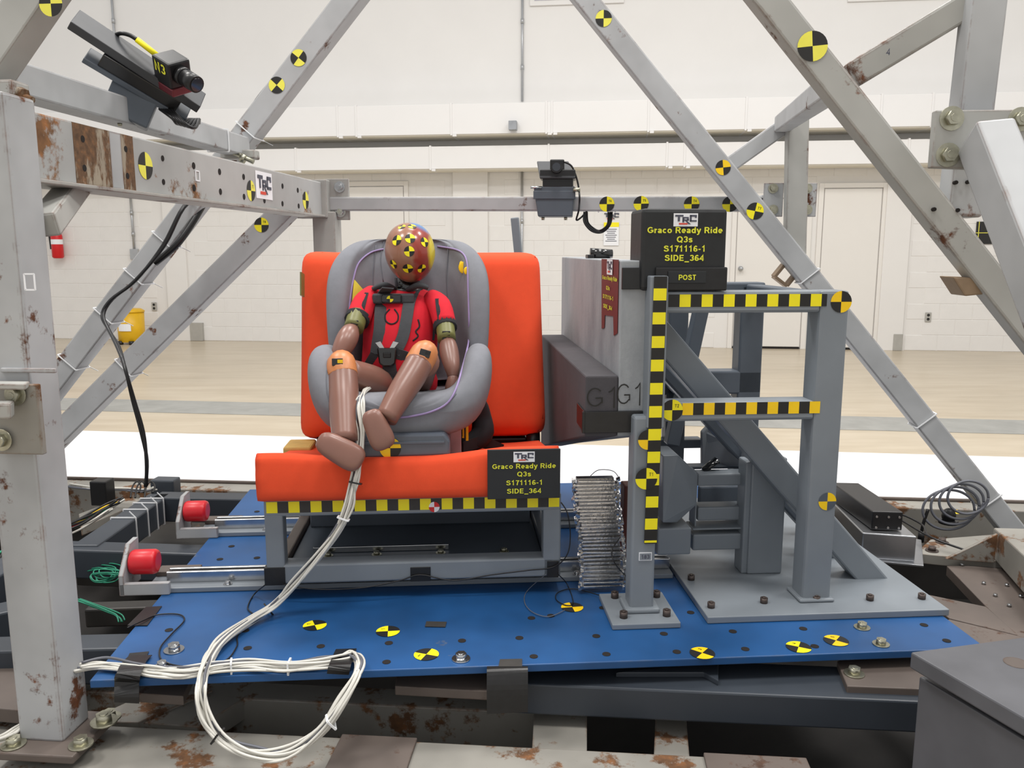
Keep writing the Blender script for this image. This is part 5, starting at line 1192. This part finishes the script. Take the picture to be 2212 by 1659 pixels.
lead('thin black wire from the absorber to the striped post foot', [PF.av(1340, 1160, .33), PF.av(1322, 1190, .30), PF.av(1330, 1220, .28), onz(1360, 1252, .50)], .0014)
# cables tied along the braces at the left
bk_ = cables('cable_run', 'two black cables tied along the left diagonal brace and dropping to the deck', 'cables', ([at(700, 60, 2.97), at(628, 128, 2.97), at(576, 190, 2.97), at(545, 235, 2.97), at(524, 285, 2.97), at(470, 360, 3.05), at(440, 420, 3.05), at(395, 450, 2.90), at(350, 535, 2.88), at(290, 610, 2.88), at(240, 650, 2.87), at(220, 685, 2.85), at(232, 715, 2.80), at(252, 755, 2.7), at(268, 800, 2.6), at(285, 870, 2.6), at(305, 940, 2.6), at(313, 1000, 2.6), at(312, 1055, 2.6)], 2), [wire_k], .006, at(312, 1055, 2.6), .008, 5, 'cable', 5)
B().sweep([at(440, 440, 3.0), at(410, 490, 2.95), at(380, 530, 2.92), at(335, 568, 2.92)], .012, 8, 5).build('cable', wire_k, bk_)
dd = (at(800, -55, YL)-at(-90, 1105, YL+.05)).normalized(); s2 = SF.v.cross(dd).normalized(); pa = at(-90, 1105, YL+.05)
for x, y in ((348, 512), (281, 588), (224, 680), (145, 780), (540, 285)):
    cc = pa+dd*((at(x, y, YL)-pa).dot(dd)); tie(d1, cc, dd, .043, .043, s2, SF.v, tail=Vector((.03, 0, -.015)))
e0 = d2b; dd = (d2a-e0).normalized(); s2 = SF.v.cross(dd).normalized(); cc = e0+dd*((at(272, 795, 3.0)-e0).dot(dd)); tie(d2, cc, dd, .042, .042, s2, SF.v, tail=Vector((.02, 0, -.01)))
e0 = at(0, 165, 1.68); dd = (at(520, 318, 2.95)-e0).normalized(); s2 = Z.cross(dd).normalized(); cc = e0+dd*((at(470, 300, 2.75)-e0).dot(dd)); tie(ct, cc, dd, .035, .035, s2, Z)
for x in (1293, 1329, 1643):
    q = at(x, 441, 2.98 if x < 1500 else 2.87); tie(cb, q-NF*.0, SF.u, .027, .027, Z, SF.v)
# green and white wires down on the left deck
cables('green_wires', 'coil of thin green wires under the front red bumper', 'wires', ([onz(205, 1230, .41), onz(225, 1226, .425), onz(255, 1234, .42), onz(240, 1252, .41), onz(212, 1256, .41), onz(206, 1240, .42), onz(235, 1236, .43), onz(262, 1240, .43)], 7), [wire_green], .0018, onz(235, 1240, .35), .012, 5, seed=4)
cables('green_wires', 'loose thin green wires lower down behind the left post', 'wires', ([onz(170, 1298, .42), onz(200, 1312, .415), onz(235, 1325, .41), onz(258, 1335, .41), onz(262, 1346, .405)], 5), [wire_green], .0018, onz(235, 1330, .35), .010, 5, seed=6)
cables('white_leads', 'white leads lying on the deck left of the post foot', 'wires', ([at(-20, 1605, 1.40), at(20, 1592, 1.43), at(50, 1575, 1.46), at(80, 1555, 1.5)], 7), [wire_w], .0026, at(20, 1600, 1.42), .010, 5, seed=9)
cables('rail_leads', 'thin pale leads lying along the rear sled rail behind the left post', 'wires', ([onz(150, 1052, .42), onz(210, 1058, .42), onz(270, 1060, .42), onz(310, 1062, .43), onz(335, 1058, .44)], 5), [wire_w, wire_g], .003, onz(200, 1055, .40), .012, 5, seed=11)
cables('coloured_leads', 'jumble of dark and coloured leads on the deck left of the post', 'wires', ([onz(-40, 1250, .42), onz(10, 1215, .42), onz(40, 1190, .42), onz(170, 1140, .43), onz(230, 1108, .44), onz(262, 1090, .46)], 9), [wire_k, wire_w, red_pl, wire_k, wire_green, wire_k, amber], .0035, onz(10, 1215, .38), .03, 5, seed=13)
for x in (292, 302, 322): 
    B().sweep([onz(x-10, 1075, .475), onz(x-6, 1052, .49), onz(x+4, 1040, .50), onz(x+12, 1050, .49), onz(x+8, 1064, .478)], .003, 6, 5).build('cable_end_loop', wire_k, bk_)
b = B().box(onz(222, 1062, .44), SF.u*.03, SF.v*.03, Z*.045, .004); tag(b.build('black_connector', black_pl), 'black connector block on the rear rail behind the left post', 'connector')
# recorder on the aluminium box at the right, grey cable coil
t = thing('aluminium_case', 'silver metal case on the deck under the black recorder', 'case', onz(1930, 1220, .42))
PA = [onz(1770, 1170, .42), onz(1985, 1222, .42), onz(1985, 1222, .42)+SF.v*.34, onz(1770, 1170, .42)+SF.v*.34]
B().prism([onz(1850, 1212, .42), onz(1995, 1226, .42), onz(1990, 1170, .42), onz(1890, 1150, .42)], Z*.006, .001).build('flange', alu_box, t)
c0_ = onz(1860, 1205, .426); c1_ = onz(1976, 1214, .426); vv = SF.v*.30
B().prism([c0_, c1_, c1_+vv, c0_+vv], Z*.075, .003).build('case_body', alu_box, t)
t = thing('data_recorder', 'slim black recorder box on top of the silver case', 'recorder', c0_+Z*.077)
e0 = c0_+Z*.078+SF.v*.02+SF.u*.03; B().prism([e0, e0+SF.u*.085, e0+SF.u*.085+SF.v*.30-SF.u*.03, e0+SF.v*.30-SF.u*.03], Z*.055, .003).build('recorder_body', black_pl, t)
for dx in (.012, .045, .075):
    for dz in (.008, .04): B().cyl(e0+SF.u*dx+Z*dz+NF*.0005, e0+SF.u*dx+Z*dz+NF*.003, .0035, seg=8).build('screw', steel, t)
B().box(e0-SF.u*.001+SF.v*.06+Z*.022, SF.u*.001, SF.v*.018, Z*.012).build('side_switch', white_pl, t)
t = thing('cable_coil', 'coiled grey cable hung on the far right brace foot', 'cable', at(2050, 1170, 2.55))
cc = at(2058, 1095, 2.56)
for k in range(4):
    ra, rb_ = .080-.006*k, .066-.004*k; cq = cc+SF.u*(.016*k-.012)+Z*(.012*k-.010); pts = [cq+SF.u*ra*math.cos(q*math.pi/8)+Z*rb_*math.sin(q*math.pi/8)+NF*(.006*k)+Z*.004*k for q in range(17)]; B().sweep(pts, .0042, 8, 3).build('coil_turn', wire_g, t)
B().sweep([cc-SF.u*.075-Z*.01, cc-SF.u*.085-Z*.05, cc-SF.u*.09-Z*.085], .0052, 8, 4).build('cable_tail', wire_k, t); B().cyl(cc-SF.u*.09-Z*.085, cc-SF.u*.09-Z*.12, .010, seg=10).build('plug', black_pl, t)
for k, (x, y) in enumerate(((1880, 1100), (1930, 1112))):
    B().sweep([onz(1850, 1098, .45), onz(x, y-6, .46), onz(x+60, y+20, .45), onz(2010, 1160, .45), onz(2090, 1190, .44)], .003, 6, 5).build('coil_lead', wire_k, t)
c = onz(2048, 1130, .42); t = thing('cable_grommet', 'black lump of gear on the rear rail inside the cable coil', 'gear', c); B().ellip(c+Z*.025, SF.u*.022, SF.v*.02, Z*.026, 16, 10).cyl(c, c+Z*.012, .03).build('knob', black_pl, t)
